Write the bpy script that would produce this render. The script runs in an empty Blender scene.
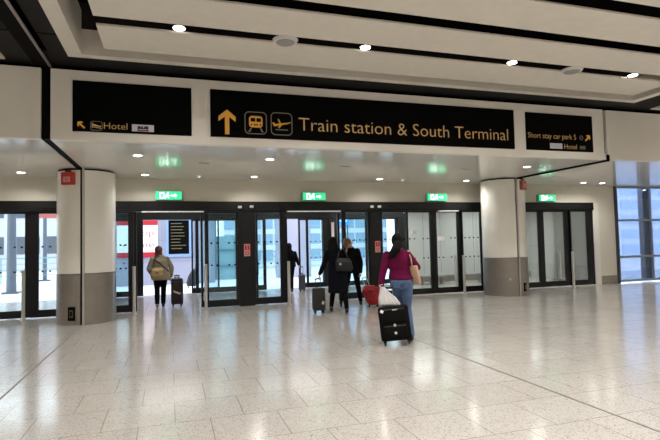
import bpy, bmesh, math, random
from mathutils import Vector, Matrix, Euler
random.seed(7)
PI = math.pi
sc = bpy.context.scene
col = sc.collection
R = math.radians

# ------------------------------------------------------------------ materials
def lin(c):
    out = []
    for v in c:
        v = v / 255.0
        out.append(v / 12.92 if v <= 0.04045 else ((v + 0.055) / 1.055) ** 2.4)
    return out + [1.0]
MATS = {}
def mat(name, rgb, rough=0.5, metal=0.0, emit=None, es=0.0, coat=0.0, noise=0.0, nscale=20.0, bump=0.0, bscale=60.0, spec=0.5):
    if name in MATS: return MATS[name]
    m = bpy.data.materials.new(name); m.use_nodes = True
    nt = m.node_tree; b = nt.nodes['Principled BSDF']
    b.inputs['Base Color'].default_value = lin(rgb)
    b.inputs['Roughness'].default_value = rough
    b.inputs['Metallic'].default_value = metal
    b.inputs['Specular IOR Level'].default_value = spec
    b.inputs['Coat Weight'].default_value = coat
    tc = nt.nodes.new('ShaderNodeTexCoord')
    if emit:
        b.inputs['Emission Color'].default_value = lin(emit)
        b.inputs['Emission Strength'].default_value = es
    if noise > 0:
        n = nt.nodes.new('ShaderNodeTexNoise'); n.inputs['Scale'].default_value = nscale; n.inputs['Detail'].default_value = 4
        nt.links.new(tc.outputs['Object'], n.inputs['Vector'])
        mp = nt.nodes.new('ShaderNodeMapRange')
        mp.inputs['To Min'].default_value = 1 - noise; mp.inputs['To Max'].default_value = 1 + noise
        mp.inputs['From Min'].default_value = 0.3; mp.inputs['From Max'].default_value = 0.7
        nt.links.new(n.outputs['Fac'], mp.inputs['Value'])
        mx = nt.nodes.new('ShaderNodeVectorMath'); mx.operation = 'SCALE'
        mx.inputs[0].default_value = lin(rgb)[:3]
        nt.links.new(mp.outputs['Result'], mx.inputs['Scale'])
        nt.links.new(mx.outputs['Vector'], b.inputs['Base Color'])
    if bump > 0:
        n = nt.nodes.new('ShaderNodeTexNoise'); n.inputs['Scale'].default_value = bscale
        nt.links.new(tc.outputs['Object'], n.inputs['Vector'])
        bp = nt.nodes.new('ShaderNodeBump'); bp.inputs['Strength'].default_value = bump; bp.inputs['Distance'].default_value = 0.01
        nt.links.new(n.outputs['Fac'], bp.inputs['Height']); nt.links.new(bp.outputs['Normal'], b.inputs['Normal'])
    MATS[name] = m
    return m

def glass_mat(name, tint, refl=1.0, rough=0.02):
    m = bpy.data.materials.new(name); m.use_nodes = True
    nt = m.node_tree; nt.nodes.clear()
    out = nt.nodes.new('ShaderNodeOutputMaterial'); mix = nt.nodes.new('ShaderNodeMixShader')
    tr = nt.nodes.new('ShaderNodeBsdfTransparent'); gl = nt.nodes.new('ShaderNodeBsdfGlossy')
    tr.inputs['Color'].default_value = lin(tint); gl.inputs['Roughness'].default_value = rough
    fr = nt.nodes.new('ShaderNodeFresnel'); fr.inputs['IOR'].default_value = 1.5
    mu = nt.nodes.new('ShaderNodeMath'); mu.operation = 'MULTIPLY'; mu.inputs[1].default_value = refl
    nt.links.new(fr.outputs[0], mu.inputs[0]); nt.links.new(mu.outputs[0], mix.inputs[0])
    nt.links.new(tr.outputs[0], mix.inputs[1]); nt.links.new(gl.outputs[0], mix.inputs[2])
    nt.links.new(mix.outputs[0], out.inputs['Surface'])
    MATS[name] = m
    return m

def floor_mat():
    m = bpy.data.materials.new('terrazzo_floor'); m.use_nodes = True
    nt = m.node_tree; b = nt.nodes['Principled BSDF']; N = nt.nodes.new; K = nt.links.new
    tc = N('ShaderNodeTexCoord')
    # joints: running bond slabs .585 wide, .59 deep
    mp = N('ShaderNodeMapping'); mp.inputs['Location'].default_value = (-0.03 + 0.2925 + 0.585 * 40, -4.54 + 0.59 * 40, 0)
    K(tc.outputs['Object'], mp.inputs['Vector'])
    br = N('ShaderNodeTexBrick'); br.offset = 0.5; br.offset_frequency = 2; br.squash = 1.0
    br.inputs['Scale'].default_value = 1.0; br.inputs['Brick Width'].default_value = 0.585; br.inputs['Row Height'].default_value = 0.59
    br.inputs['Mortar Size'].default_value = 0.0045; br.inputs['Mortar Smooth'].default_value = 0.2
    br.inputs['Color1'].default_value = (1.0, 1.0, 1.0, 1); br.inputs['Color2'].default_value = (0.93, 0.93, 0.93, 1)
    br.inputs['Mortar'].default_value = (0.56, 0.54, 0.52, 1)
    K(mp.outputs['Vector'], br.inputs['Vector'])
    vo = N('ShaderNodeTexVoronoi'); vo.inputs['Scale'].default_value = 150
    K(tc.outputs['Object'], vo.inputs['Vector'])
    cr = N('ShaderNodeValToRGB'); cr.color_ramp.interpolation = 'CONSTANT'
    e = cr.color_ramp.elements
    e[0].position = 0; e[0].color = lin((138, 126, 116)); e[1].position = 0.07; e[1].color = lin((212, 207, 200))
    x = e.new(0.30); x.color = lin((202, 195, 187)); x = e.new(0.42); x.color = lin((208, 203, 196)); x = e.new(0.80); x.color = lin((215, 211, 205))
    sp = N('ShaderNodeSeparateColor'); K(vo.outputs['Color'], sp.inputs[0]); K(sp.outputs[0], cr.inputs['Fac'])
    no = N('ShaderNodeTexNoise'); no.inputs['Scale'].default_value = 0.9; no.inputs['Detail'].default_value = 3
    K(tc.outputs['Object'], no.inputs['Vector'])
    mr = N('ShaderNodeMapRange'); mr.inputs['To Min'].default_value = 0.73; mr.inputs['To Max'].default_value = 0.82
    K(no.outputs['Fac'], mr.inputs['Value'])
    m1 = N('ShaderNodeMix'); m1.data_type = 'RGBA'; m1.blend_type = 'MULTIPLY'; m1.inputs[0].default_value = 1
    K(cr.outputs['Color'], m1.inputs[6]); K(br.outputs['Color'], m1.inputs[7])
    m2 = N('ShaderNodeVectorMath'); m2.operation = 'SCALE'
    K(m1.outputs[2], m2.inputs[0]); K(mr.outputs['Result'], m2.inputs['Scale'])
    K(m2.outputs['Vector'], b.inputs['Base Color'])
    b.inputs['Roughness'].default_value = 0.14
    n2 = N('ShaderNodeTexNoise'); n2.inputs['Scale'].default_value = 5; n2.inputs['Detail'].default_value = 5
    K(tc.outputs['Object'], n2.inputs['Vector'])
    r2 = N('ShaderNodeMapRange'); r2.inputs['To Min'].default_value = 0.07; r2.inputs['To Max'].default_value = 0.24
    K(n2.outputs['Fac'], r2.inputs['Value']); K(r2.outputs['Result'], b.inputs['Roughness'])
    b.inputs['Specular IOR Level'].default_value = 0.6
    MATS['floor'] = m
    return m

M_floor = floor_mat()
M_paint = mat('warm_white_panel', (228, 223, 213), 0.45, noise=0.015, nscale=2)
M_soffit = mat('gloss_white_soffit', (228, 226, 218), 0.13, noise=0.01, nscale=3)
M_wall = mat('cream_wall', (214, 207, 192), 0.5, noise=0.015, nscale=2)
M_baffle = mat('beige_baffle', (216, 209, 196), 0.6, noise=0.03, nscale=6)
M_void = mat('ceiling_void_black', (6, 6, 6), 0.9, spec=0.1)
M_trough = mat('charcoal_trough', (27, 26, 25), 0.7, spec=0.2, noise=0.15, nscale=1.5)
M_bframe = mat('anodised_black_frame', (15, 16, 19), 0.35, 0.2, noise=0.06, nscale=8)
M_steel = mat('brushed_steel', (214, 209, 203), 0.38, 0.45, noise=0.06, nscale=30)
M_cladding = mat('grey_metal_cladding', (160, 153, 146), 0.34, 0.75, noise=0.05, nscale=6)
M_colw = mat('column_white_gloss', (240, 236, 227), 0.22, noise=0.01, nscale=3, coat=0.3)
M_strip = mat('pale_joint_strip', (196, 191, 184), 0.4, 0.3)
M_black = mat('matt_black', (6, 6, 6), 0.8, spec=0.1)
M_signblk = mat('sign_black_face', (3, 3, 3), 0.8, spec=0.08)
M_amber = mat('sign_amber', (214, 156, 60), 0.5, emit=(214, 156, 60), es=0.12)
M_cream_let = mat('sign_letter', (206, 168, 112), 0.5, emit=(206, 168, 112), es=0.10)
M_signgrey = mat('sign_outline_grey', (128, 122, 112), 0.5)
M_white = mat('white_plain', (235, 235, 235), 0.5)
M_glass = glass_mat('clear_door_glass', (242, 249, 250), 0.8)
M_glass_blue = glass_mat('blue_window_glass', (222, 232, 247), 0.7, 0.03)
M_lilac = mat('lilac_grey_wall', (150, 150, 167), 0.6, noise=0.03, nscale=1)
M_vest = mat('vestibule_panel', (188, 187, 184), 0.35, noise=0.02, nscale=1)
M_lamp = mat('lamp_disc', (255, 250, 240), 0.5, emit=(255, 250, 240), es=14)
M_green = mat('exit_green', (60, 215, 150), 0.5, emit=(70, 235, 165), es=0.7)
M_exitw = mat('exit_white', (255, 255, 255), 0.5, emit=(235, 255, 245), es=4)
M_red = mat('alarm_red', (196, 52, 48), 0.4)
M_redpale = mat('alarm_faded_red', (170, 96, 88), 0.4)

# ------------------------------------------------------------------ geometry helpers
class MB:
    def __init__(s): s.bm = bmesh.new()
    def box(s, x0, x1, y0, y1, z0, z1, rot=None, bevel=0.0, seg=2):
        c = Vector(((x0 + x1) / 2, (y0 + y1) / 2, (z0 + z1) / 2))
        g = bmesh.ops.create_cube(s.bm, size=1.0)
        bmesh.ops.scale(s.bm, vec=(abs(x1 - x0), abs(y1 - y0), abs(z1 - z0)), verts=g['verts'])
        vs = g['verts']
        if bevel > 0:
            ed = list({e for v in vs for e in v.link_edges})
            r = bmesh.ops.bevel(s.bm, geom=ed, offset=bevel, segments=seg, affect='EDGES', profile=0.5)
            vs = list(set(r['verts']) | {v for v in vs if v.is_valid})
        if rot: bmesh.ops.rotate(s.bm, cent=(0, 0, 0), matrix=Euler(rot).to_matrix(), verts=vs)
        bmesh.ops.translate(s.bm, vec=c, verts=vs)
        return s
    def cone(s, a, b, ra, rb=None, seg=16, caps=True):
        rb = ra if rb is None else rb
        a = Vector(a); b = Vector(b); d = b - a
        if d.length < 1e-6: return s
        g = bmesh.ops.create_cone(s.bm, cap_ends=caps, cap_tris=False, segments=seg, radius1=ra, radius2=rb, depth=d.length)
        q = d.to_track_quat('Z', 'Y').to_matrix()
        bmesh.ops.rotate(s.bm, cent=(0, 0, 0), matrix=q, verts=g['verts'])
        bmesh.ops.translate(s.bm, vec=(a + b) / 2, verts=g['verts'])
        return s
    def ball(s, c, r, rot=None, seg=16):
        if not hasattr(r, '__len__'): r = (r, r, r)
        g = bmesh.ops.create_uvsphere(s.bm, u_segments=seg, v_segments=max(6, seg * 2 // 3), radius=1.0)
        bmesh.ops.scale(s.bm, vec=r, verts=g['verts'])
        if rot: bmesh.ops.rotate(s.bm, cent=(0, 0, 0), matrix=Euler(rot).to_matrix(), verts=g['verts'])
        bmesh.ops.translate(s.bm, vec=c, verts=g['verts'])
        return s
    def path(s, pts, rad, seg=12):
        for i, p in enumerate(pts):
            r = rad[i] if hasattr(rad, '__len__') else rad
            s.ball(p, r, seg=seg)
            if i:
                r0 = rad[i - 1] if hasattr(rad, '__len__') else rad
                s.cone(pts[i - 1], p, r0, r, seg=seg)
        return s
    def loft(s, secs, seg=24, power=2.0):
        # secs: (cx, cy, cz, rx, ry[, tiltx])
        rings = []
        for q in secs:
            cx, cy, cz, rx, ry = q[:5]; tl = q[5] if len(q) > 5 else 0
            ring = []
            for k in range(seg):
                t = 2 * PI * k / seg; c, n = math.cos(t), math.sin(t)
                x = rx * math.copysign(abs(c) ** (2 / power), c); y = ry * math.copysign(abs(n) ** (2 / power), n)
                ring.append(s.bm.verts.new((cx + x, cy + y, cz + x * tl)))
            rings.append(ring)
        for a, b in zip(rings, rings[1:]):
            for k in range(seg): s.bm.faces.new((a[k], a[(k + 1) % seg], b[(k + 1) % seg], b[k]))
        s.bm.faces.new(list(reversed(rings[0]))); s.bm.faces.new(rings[-1])
        return s
    def poly(s, pts, y0, y1):
        # polygon in (x,z), extruded in y
        a = [s.bm.verts.new((p[0], y0, p[1])) for p in pts]; b = [s.bm.verts.new((p[0], y1, p[1])) for p in pts]
        n = len(pts)
        s.bm.faces.new(a); s.bm.faces.new(list(reversed(b)))
        for k in range(n): s.bm.faces.new((a[k], b[k], b[(k + 1) % n], a[(k + 1) % n]))
        return s
    def ring(s, c, r0, r1, y0, y1, seg=40, a0=0, a1=2 * PI, sx=1.0):
        n = seg
        for k in range(n):
            t0 = a0 + (a1 - a0) * k / n; t1 = a0 + (a1 - a0) * (k + 1) / n
            P = lambda r, t: (c[0] + sx * r * math.cos(t), c[1] + r * math.sin(t))
            s.poly([P(r0, t0), P(r1, t0), P(r1, t1), P(r0, t1)], y0, y1)
        return s
    def rrect_outline(s, x0, x1, z0, z1, rad, w, y0, y1):
        def pts(x0, x1, z0, z1, r):
            out = []
            for cx, cz, a in ((x1 - r, z1 - r, 0), (x0 + r, z1 - r, PI / 2), (x0 + r, z0 + r, PI), (x1 - r, z0 + r, 1.5 * PI)):
                for k in range(7):
                    t = a + PI / 2 * k / 6; out.append((cx + r * math.cos(t), cz + r * math.sin(t)))
            return out
        o = pts(x0, x1, z0, z1, rad); i = pts(x0 + w, x1 - w, z0 + w, z1 - w, max(rad - w, 0.002))
        n = len(o)
        for k in range(n): s.poly([o[k], o[(k + 1) % n], i[(k + 1) % n], i[k]], y0, y1)
        return s
    def build(s, name, m, parent=None, world=True, smooth=False, smooth_angle=None):
        bmesh.ops.recalc_face_normals(s.bm, faces=s.bm.faces)
        if parent is not None and world:
            off = Vector((0, 0, 0)); p = parent
            while p is not None: off += p.location; p = p.parent
            bmesh.ops.translate(s.bm, vec=-off, verts=s.bm.verts)
        me = bpy.data.meshes.new(name); s.bm.to_mesh(me); s.bm.free()
        me.materials.append(m)
        if smooth:
            for p in me.polygons: p.use_smooth = True
        if smooth_angle:
            me.shade_smooth(); me.set_sharp_from_angle(angle=R(smooth_angle))
        o = bpy.data.objects.new(name, me); col.objects.link(o)
        if parent is not None: o.parent = parent
        return o

def tag(o, label=None, cat=None, group=None, kind=None):
    if label: o['label'] = label
    if cat: o['category'] = cat
    if group: o['group'] = group
    if kind: o['kind'] = kind
    return o
def thing(name, label, cat, loc=(0, 0, 0), rotz=0, group=None, kind=None):
    o = bpy.data.objects.new(name, None); col.objects.link(o); o.location = loc; o.rotation_euler = (0, 0, rotz)
    o.empty_display_size = 0.1
    return tag(o, label, cat, group, kind)
def blob(name, mb, m, parent, voxel=0.008, smooth=4, fac=0.5):
    """union overlapping lofts into one continuous skin"""
    bmesh.ops.recalc_face_normals(mb.bm, faces=mb.bm.faces)
    me = bpy.data.meshes.new(name); mb.bm.to_mesh(me); mb.bm.free()
    o = bpy.data.objects.new(name + '_src', me); col.objects.link(o)
    r = o.modifiers.new('r', 'REMESH'); r.mode = 'VOXEL'; r.voxel_size = voxel; r.adaptivity = 0
    if smooth:
        q = o.modifiers.new('s', 'SMOOTH'); q.iterations = smooth; q.factor = fac
    dg = bpy.context.evaluated_depsgraph_get()
    nm = bpy.data.meshes.new_from_object(o.evaluated_get(dg))
    bpy.data.objects.remove(o); bpy.data.meshes.remove(me)
    nm.name = name; nm.materials.clear(); nm.materials.append(m)
    for p in nm.polygons: p.use_smooth = True
    n = bpy.data.objects.new(name, nm); col.objects.link(n); n.parent = parent
    return n
def text_mesh(name, body, m, x0, x1, z0, y, parent, capw=None, height=None, depth=0.004):
    """lettering standing on the vertical plane y, baseline z0, stretched to x0..x1; cap height `height`"""
    cu = bpy.data.curves.new(name, 'FONT'); cu.body = body; cu.size = 1; cu.resolution_u = 3; cu.offset = -0.010
    o = bpy.data.objects.new(name + '_src', cu); col.objects.link(o)
    dg = bpy.context.evaluated_depsgraph_get()
    me = bpy.data.meshes.new_from_object(o.evaluated_get(dg))
    bpy.data.objects.remove(o)
    xs = [v.co.x for v in me.vertices]; a, b = min(xs), max(xs)
    sx = (x1 - x0) / (b - a)
    cap = 0.73
    sz = (height / cap) if height else sx
    off = Vector((0, 0, 0)); p = parent
    while p is not None: off += p.location; p = p.parent
    for v in me.vertices:
        v.co = Vector((x0 + (v.co.x - a) * sx, y, z0 + v.co.y * sz)) - off
    me.materials.clear(); me.materials.append(m)
    me.name = name
    n = bpy.data.objects.new(name, me); col.objects.link(n); n.parent = parent
    return n

# ------------------------------------------------------------------ setting: hall shell
XL, XR, YB = -15.0, 21.0, -9.0
D = 12.45           # plane of the entrance doors
BY = 8.1            # face of the sign bulkhead
SZ = 3.1            # soffit height
JL, JR = -1.65, 8.72  # movement joints
st = lambda o: tag(o, kind='structure')
f = MB().box(XL, XR, YB, 16.7, -0.2, 0.0).build('floor', M_floor); st(f)
# inlaid metal joint strips in the floor, and the one at mid bay
for i, x in enumerate((JL, JR, 3.55)):
    o = MB().box(x - 0.011, x + 0.011, YB, 12.3, -0.001, 0.0012).build('trim_%d' % (i + 1), mat('floor_joint', (104, 97, 90), 0.6)); st(o)
o = MB().box(XL, XR, YB - 0.2, YB, 0, 5.4).build('wall_back', M_wall); st(o)
o = MB().box(XL - 0.2, XL, YB, D + 0.2, 0, 5.4).build('wall_left', M_wall); st(o)
o = MB().box(XR, XR + 0.2, YB, D + 0.2, 0, 5.4).build('wall_right', M_wall); st(o)
w = MB()
w.box(XL, XR, D, D + 0.2, 2.56, 5.3)                 # above the doors
w.box(XL, -5.35, D, D + 0.2, 0, 2.56)
w.box(12.86, 13.6, D, D + 0.2, 0, 2.56)
w.box(8.72, 9.25, D, D + 0.2, 0, 2.56)
w.box(-2.25, -1.75, D, D + 0.2, 0, 2.56)
o = w.build('wall_front', M_wall); st(o)
# bigger opening for the window: cut wall above is behind the soffit, window sits right of x 13.6
o = MB().box(12.64, 12.86, D - 0.03, D + 0.2, 0.0, 2.56).build('trim_4', mat('door_jamb_white', (222, 219, 212), 0.35)); st(o)
o = MB().box(12.87, 13.58, D - 0.015, D, 0.0, 0.27).build('baseboard_right', M_cladding); st(o)

# soffit slab between bulkhead and door wall
s_ = MB()
s_.box(XL, JL - 0.12, BY + 0.03, D + 0.1, SZ, SZ + 0.12)
s_.box(JL + 0.0, JR - 0.03, BY + 0.03, D + 0.1, SZ, SZ + 0.12)
s_.box(JR + 0.03, XR, BY + 0.03, D + 0.1, SZ, SZ + 0.12)
o = s_.build('ceiling_soffit', M_soffit); st(o)
o = MB().box(JL - 0.12, JL + 0.0, BY + 0.05, D, SZ + 0.012, SZ + 0.1).box(JR - 0.03, JR + 0.03, BY - 0.0, D, SZ - 0.035, SZ + 0.1) \
    .box(JL - 0.14, JL + 0.07, BY + 0.05, BY + 0.1, SZ + 0.01, 4.2).build('trim_5', M_black); st(o)
# fine panel seams on the soffit
sm = MB()
for x in (-0.86, 7.95):
    sm.box(x - 0.004, x + 0.004, BY + 0.05, D, SZ - 0.001, SZ + 0.001)
sm.box(-0.86, 7.95, 11.98, 11.99, SZ - 0.001, SZ + 0.001)
o = sm.build('trim_6', mat('seam', (170, 165, 155), 0.5)); st(o)

# sign bulkhead: three fascia panels split by the joints
def fascia(x0, x1, nm, y=BY, mt=M_paint):
    o = MB().box(x0, x1, y, y + 0.12, SZ, 4.15, bevel=0.012, seg=2).build(nm, mt); return st(o)
fascia(JL + 0.005, JR - 0.1, 'wall_fascia_centre')
fascia(XL, JL - 0.12, 'wall_fascia_left')
fascia(JR + 0.0, XR, 'wall_fascia_right', BY + 0.02)
o = MB().box(JR - 0.09, JR - 0.005, BY + 0.07, BY + 0.11, SZ, 4.15).build('trim_7', mat('panel_side_shade', (150, 144, 135), 0.5)); st(o)  # grey strip: shade on the right panel's side face, put into the colour

# ceiling: dark void lid with charcoal trough panels, rafts and baffles
o = MB().box(XL, XR, YB, D, 5.3, 5.4).build('ceiling', M_void); st(o)
tr = MB()
tr.box(XL, XR, 7.62, BY + 0.14, 4.225, 4.26)                # behind the rafts, against the bulkhead
tr.box(-2.35, -1.72, YB, 7.62, 4.225, 4.26)
tr.box(-1.58, -1.22, YB, 7.62, 4.225, 4.26)
tr.box(8.9, 10.0, YB, 7.62, 4.225, 4.26)
o = tr.build('ceiling_trough', M_trough); st(o)
ts = MB()
for y in (6.98, 4.4, 1.8): ts.box(-2.3, -1.72, y, y + 0.012, 4.218, 4.226).box(-1.58, -1.3, y, y + 0.012, 4.218, 4.226)
o = ts.build('trim_8', M_black); st(o)
# movement joint line in the ceiling: light metal strip beside a black gap
o = MB().box(JL - 0.012, JL + 0.022, YB, BY, 4.16, 4.18).build('trim_9', mat('ceiling_joint_strip', (150, 146, 140), 0.4, 0.4)); st(o)
o = MB().box(JL - 0.2, JL - 0.014, YB, BY, 4.17, 4.225).build('trim_10', M_black); st(o)

def raft(nm, x0, x1, y1, y0=YB, wL=0.19, wB=0.14, face=0.62):
    b = MB(); z = 4.2
    b.box(x0, x1, y1 - wB, y1, z, z + 0.36)
    b.box(x0, x0 + wL, y0, y1 - wB, z, z + face)
    b.box(x1 - wL, x1, y0, y1 - wB, z, z + face)
    return st(b.build(nm, M_baffle))
raft('ceiling_raft_centre', -1.34, 9.02, 7.7)
st(MB().box(-1.3, 8.95, 7.58, 7.66, 4.56, 4.95).build('ceiling_gap_shade', mat('gap_shade_brown', (50, 45, 41), 0.8, spec=0.1)))  # dark sheet added so the gap between the baffles stays dim
raft('ceiling_raft_left', -14.8, -2.2, 8.02)
raft('ceiling_raft_right', 9.85, 20.6, 8.02)
names = ['nearest the sign bulkhead, with the lights on its near edge', 'second from the sign bulkhead', 'third from the sign bulkhead', 'fourth from the sign bulkhead, at the photo top edge']
ys = [(6.5, 7.28), (5.54, 6.25), (4.6, 5.28), (3.66, 4.34), (2.7, 3.4), (1.75, 2.45), (0.8, 1.5), (-0.2, 0.5), (-1.2, -0.5), (-2.2, -1.5), (-4.2, -2.5), (-7, -4.5)]
def baffle_board(x0, x1, y0, y1):
    b = MB()
    b.box(x0, x1, y0, y1, 4.2, 4.212)
    b.box(x0, x1, y0, y0 + 0.02, 4.212, 4.225)
    b.box(x0, x1, y1 - 0.02, y1, 4.212, 4.225)
    b.box(x0, x0 + 0.02, y0, y1, 4.212, 4.225)
    b.box(x1 - 0.02, x1, y0, y1, 4.212, 4.225)
    return b
for k, (a, b) in enumerate(ys):
    o = baffle_board(-0.83, 8.52, a, b).build('ceiling_baffle', M_baffle)
    if k < 4: tag(o, 'long beige ceiling baffle panel ' + names[k], 'ceiling panel', 'baffle panels of the central ceiling raft')
    else: tag(o, 'long beige ceiling baffle panel further back above the hall', 'ceiling panel', 'baffle panels of the central ceiling raft behind the camera')
for x0, x1 in ((-14.2, -2.75), (10.4, 20.0)):
    for k, (a, b) in enumerate(ys):
        o = baffle_board(x0, x1, a, b).build('ceiling_baffle', M_baffle)
        tag(o, ('long beige ceiling baffle panel in the raft over the %s side bay' % ('left' if x0 < 0 else 'right')), 'ceiling panel', 'baffle panels of the %s ceiling raft' % ('left' if x0 < 0 else 'right'))
# hangers seen in the gap between the first two baffles
hx = [(-0.35, ''), (0.62, ''), (1.0, ''), (2.05, ''), (2.2, ''), (3.3, ''), (3.5, ''), (4.45, ''), (4.7, ''), (5.65, ''), (7.15, ''), (7.3, '')]
for k, (x, _) in enumerate(hx):
    o = MB().box(x - 0.02, x + 0.02, 6.36, 6.40, 4.3, 5.3).box(x - 0.03, x + 0.03, 6.28, 6.48, 4.29, 4.31).build('ceiling_hanger', M_black)
    tag(o, 'thin black hanger rod in the gap behind the first ceiling baffle', 'hanger', 'hanger rods above the ceiling baffles')

# ------------------------------------------------------------------ ceiling lights
def spot(loc, e, size=150, radius=0.08, color=(1, 0.965, 0.92), blend=0.9):
    l = bpy.data.lights.new('downlight_beam', 'SPOT'); l.energy = e; l.spot_size = R(size); l.spot_blend = blend
    l.shadow_soft_size = radius; l.color = color
    o = bpy.data.objects.new('downlight_beam', l); col.objects.link(o); o.location = loc
    return o
def gap_spot(x, lab):
    t = thing('downlight', lab, 'ceiling light', (x, 6.38, 4.2), group='downlights in the ceiling gap')
    MB().cone((x, 6.38, 4.215), (x, 6.38, 4.36), 0.09, 0.09, 24).build('housing', M_black, t)
    MB().cone((x, 6.38, 4.205), (x, 6.38, 4.216), 0.07, 0.07, 24).build('lens', M_lamp, t)
    spot((x, 6.38, 4.16), 150, radius=0.12)
gap_spot(0.13, 'round ceiling spotlight above the Hotel sign with the left arrow')
gap_spot(2.62, 'round ceiling spotlight above the words Train station')
gap_spot(5.05, 'round ceiling spotlight above the word Terminal')
gap_spot(7.48, 'round ceiling spotlight above the small right-hand sign')
for x, lab in ((1.48, 'white disc ceiling speaker above the train and plane pictograms'), (6.2, 'white disc ceiling speaker above the right end of the long sign')):
    t = thing('ceiling_speaker', lab, 'speaker', (x, 6.38, 4.2), group='disc speakers in the ceiling gap')
    MB().cone((x, 6.38, 4.165), (x, 6.38, 4.20), 0.15, 0.17, 32).build('rim', mat('speaker_rim', (205, 203, 200), 0.4), t)
    MB().cone((x, 6.38, 4.158), (x, 6.38, 4.166), 0.115, 0.125, 32).build('grille', mat('speaker_grille', (150, 148, 146), 0.6), t)
def soff_light(x, y, lab, e=62):
    t = thing('recessed_downlight', lab, 'ceiling light', (x, y, SZ), group='recessed downlights in the white soffit')
    MB().cone((x, y, SZ - 0.010), (x, y, SZ + 0.01), 0.095, 0.095, 28).build('trim_ring', M_white, t)
    MB().cone((x, y, SZ - 0.013), (x, y, SZ - 0.009), 0.066, 0.066, 28).build('lens', M_lamp, t)
    spot((x, y, SZ - 0.04), e, 160, 0.09)
S = [(-0.52, 9.23, 'below the left Hotel sign'), (1.8, 9.24, 'below the train pictogram'), (-0.51, 11.7, 'above the left exit sign, nearer the column'),
     (1.9, 11.7, 'between the left and second exit signs'), (5.1, 11.7, 'right of the second exit sign, left of its pair'),
     (7.64, 11.7, 'by the third exit sign'), (-2.91, 11.7, 'at the far left of the soffit'), (7.6, 9.24, 'under the bulkhead near the small right sign'),
     (11.6, 11.7, 'just right of the right-hand exit sign'), (12.3, 11.7, 'above the right edge of the right bay doors')]
for x, y, l in S: soff_light(x, y, 'small round recessed downlight ' + l)
for x, y in ((-5.5, 9.24), (-6.2, 11.7), (14.6, 9.24), (15.8, 11.7)):
    soff_light(x, y, 'small round recessed downlight outside the picture in the %s soffit' % ('left' if x < 0 else 'right'))
for x, y, l in ((5.75, 11.72, 'right of the second exit sign'), (0.64, 11.7, 'right of the leftmost exit sign')):
    t = thing('smoke_detector', 'tiny white soffit sensor ' + l, 'sensor', (x, y, SZ), group='soffit sensors')
    MB().cone((x, y, SZ - 0.015), (x, y, SZ), 0.05, 0.06, 20).build('base', M_white, t)
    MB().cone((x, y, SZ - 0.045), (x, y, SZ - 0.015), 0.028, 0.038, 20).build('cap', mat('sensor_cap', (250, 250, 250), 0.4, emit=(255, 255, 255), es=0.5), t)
for x, y, l in ((0.64, 9.9, 'left part'), (3.52, 9.85, 'middle part'), (6.4, 9.8, 'right part')):
    t = thing('air_grille', 'small grey slot grille in the %s of the soffit' % l, 'vent', (x, y, SZ), group='slot grilles in the soffit')
    MB().box(x - 0.11, x + 0.11, y - 0.04, y + 0.04, SZ - 0.006, SZ).build('frame', mat('grille_grey', (176, 172, 162), 0.5), t)
    b = MB()
    for k in range(3): b.box(x - 0.1, x + 0.1, y - 0.03 + k * 0.022, y - 0.02 + k * 0.022, SZ - 0.008, SZ - 0.005)
    b.build('slats', mat('grille_dark', (120, 116, 110), 0.5), t)
# general hall lighting: further downlight positions over the concourse behind the camera
for x in (-9.5, -5.2, 0.8, 4.2, 7.6, 12.2, 16.5):
    for y in (-5.6, -1.35, 2.6):
        spot((x, y, 4.16), 410, 155, 0.2)
for x in (-9.5, -5.2, 12.2, 16.5): spot((x, 6.38, 4.16), 300, 155, 0.12)

# ------------------------------------------------------------------ columns
def column(cx, cy, lab, r, big):
    t = thing('column', lab, 'column', (cx, cy, 0), kind='structure')
    def halfcyl(sgn, z0, z1, rr, gap):
        bm = MB(); n = 28; rings = []
        pts = []
        a = math.acos(gap / rr)
        for k in range(n + 1):
            th = -a + 2 * a * k / n
            pts.append((cx + sgn * rr * math.cos(th), cy + rr * math.sin(th)))
        lo = [bm.bm.verts.new((p[0], p[1], z0)) for p in pts]; hi = [bm.bm.verts.new((p[0], p[1], z1)) for p in pts]
        m = len(pts)
        for k in range(m): bm.bm.faces.new((lo[k], lo[(k + 1) % m], hi[(k + 1) % m], hi[k]))
        bm.bm.faces.new(lo); bm.bm.faces.new(list(reversed(hi)))
        return bm
    for sgn in (-1, 1):
        halfcyl(sgn, 1.01, SZ - 0.035, r, 0.04).build('upper_cladding', M_colw, t, smooth_angle=30)
        halfcyl(sgn, 0.0, 1.0, r + 0.006, 0.04).build('lower_cladding', M_cladding, t, smooth_angle=30)
        halfcyl(sgn, SZ - 0.035, SZ, r - 0.03, 0.04).build('shadow_gap', M_black, t, smooth_angle=30)
    MB().box(cx - 0.005, cx + 0.034, cy - r - 0.004, cy - r + 0.1, 0, SZ).build('joint_strip', M_strip, t)
    MB().box(cx - 0.039, cx + 0.039, cy - r + 0.03, cy + r - 0.03, 0, SZ).build('joint_core', M_black, t)
    # seam between the shells on the camera side
    return t
cL = column(JL, 11.5, 'left white column with grey metal base standing on the joint line', 0.555, True)
cR = column(8.66, 11.55, 'right white column with grey metal base in front of the doors', 0.575, True)
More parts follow.
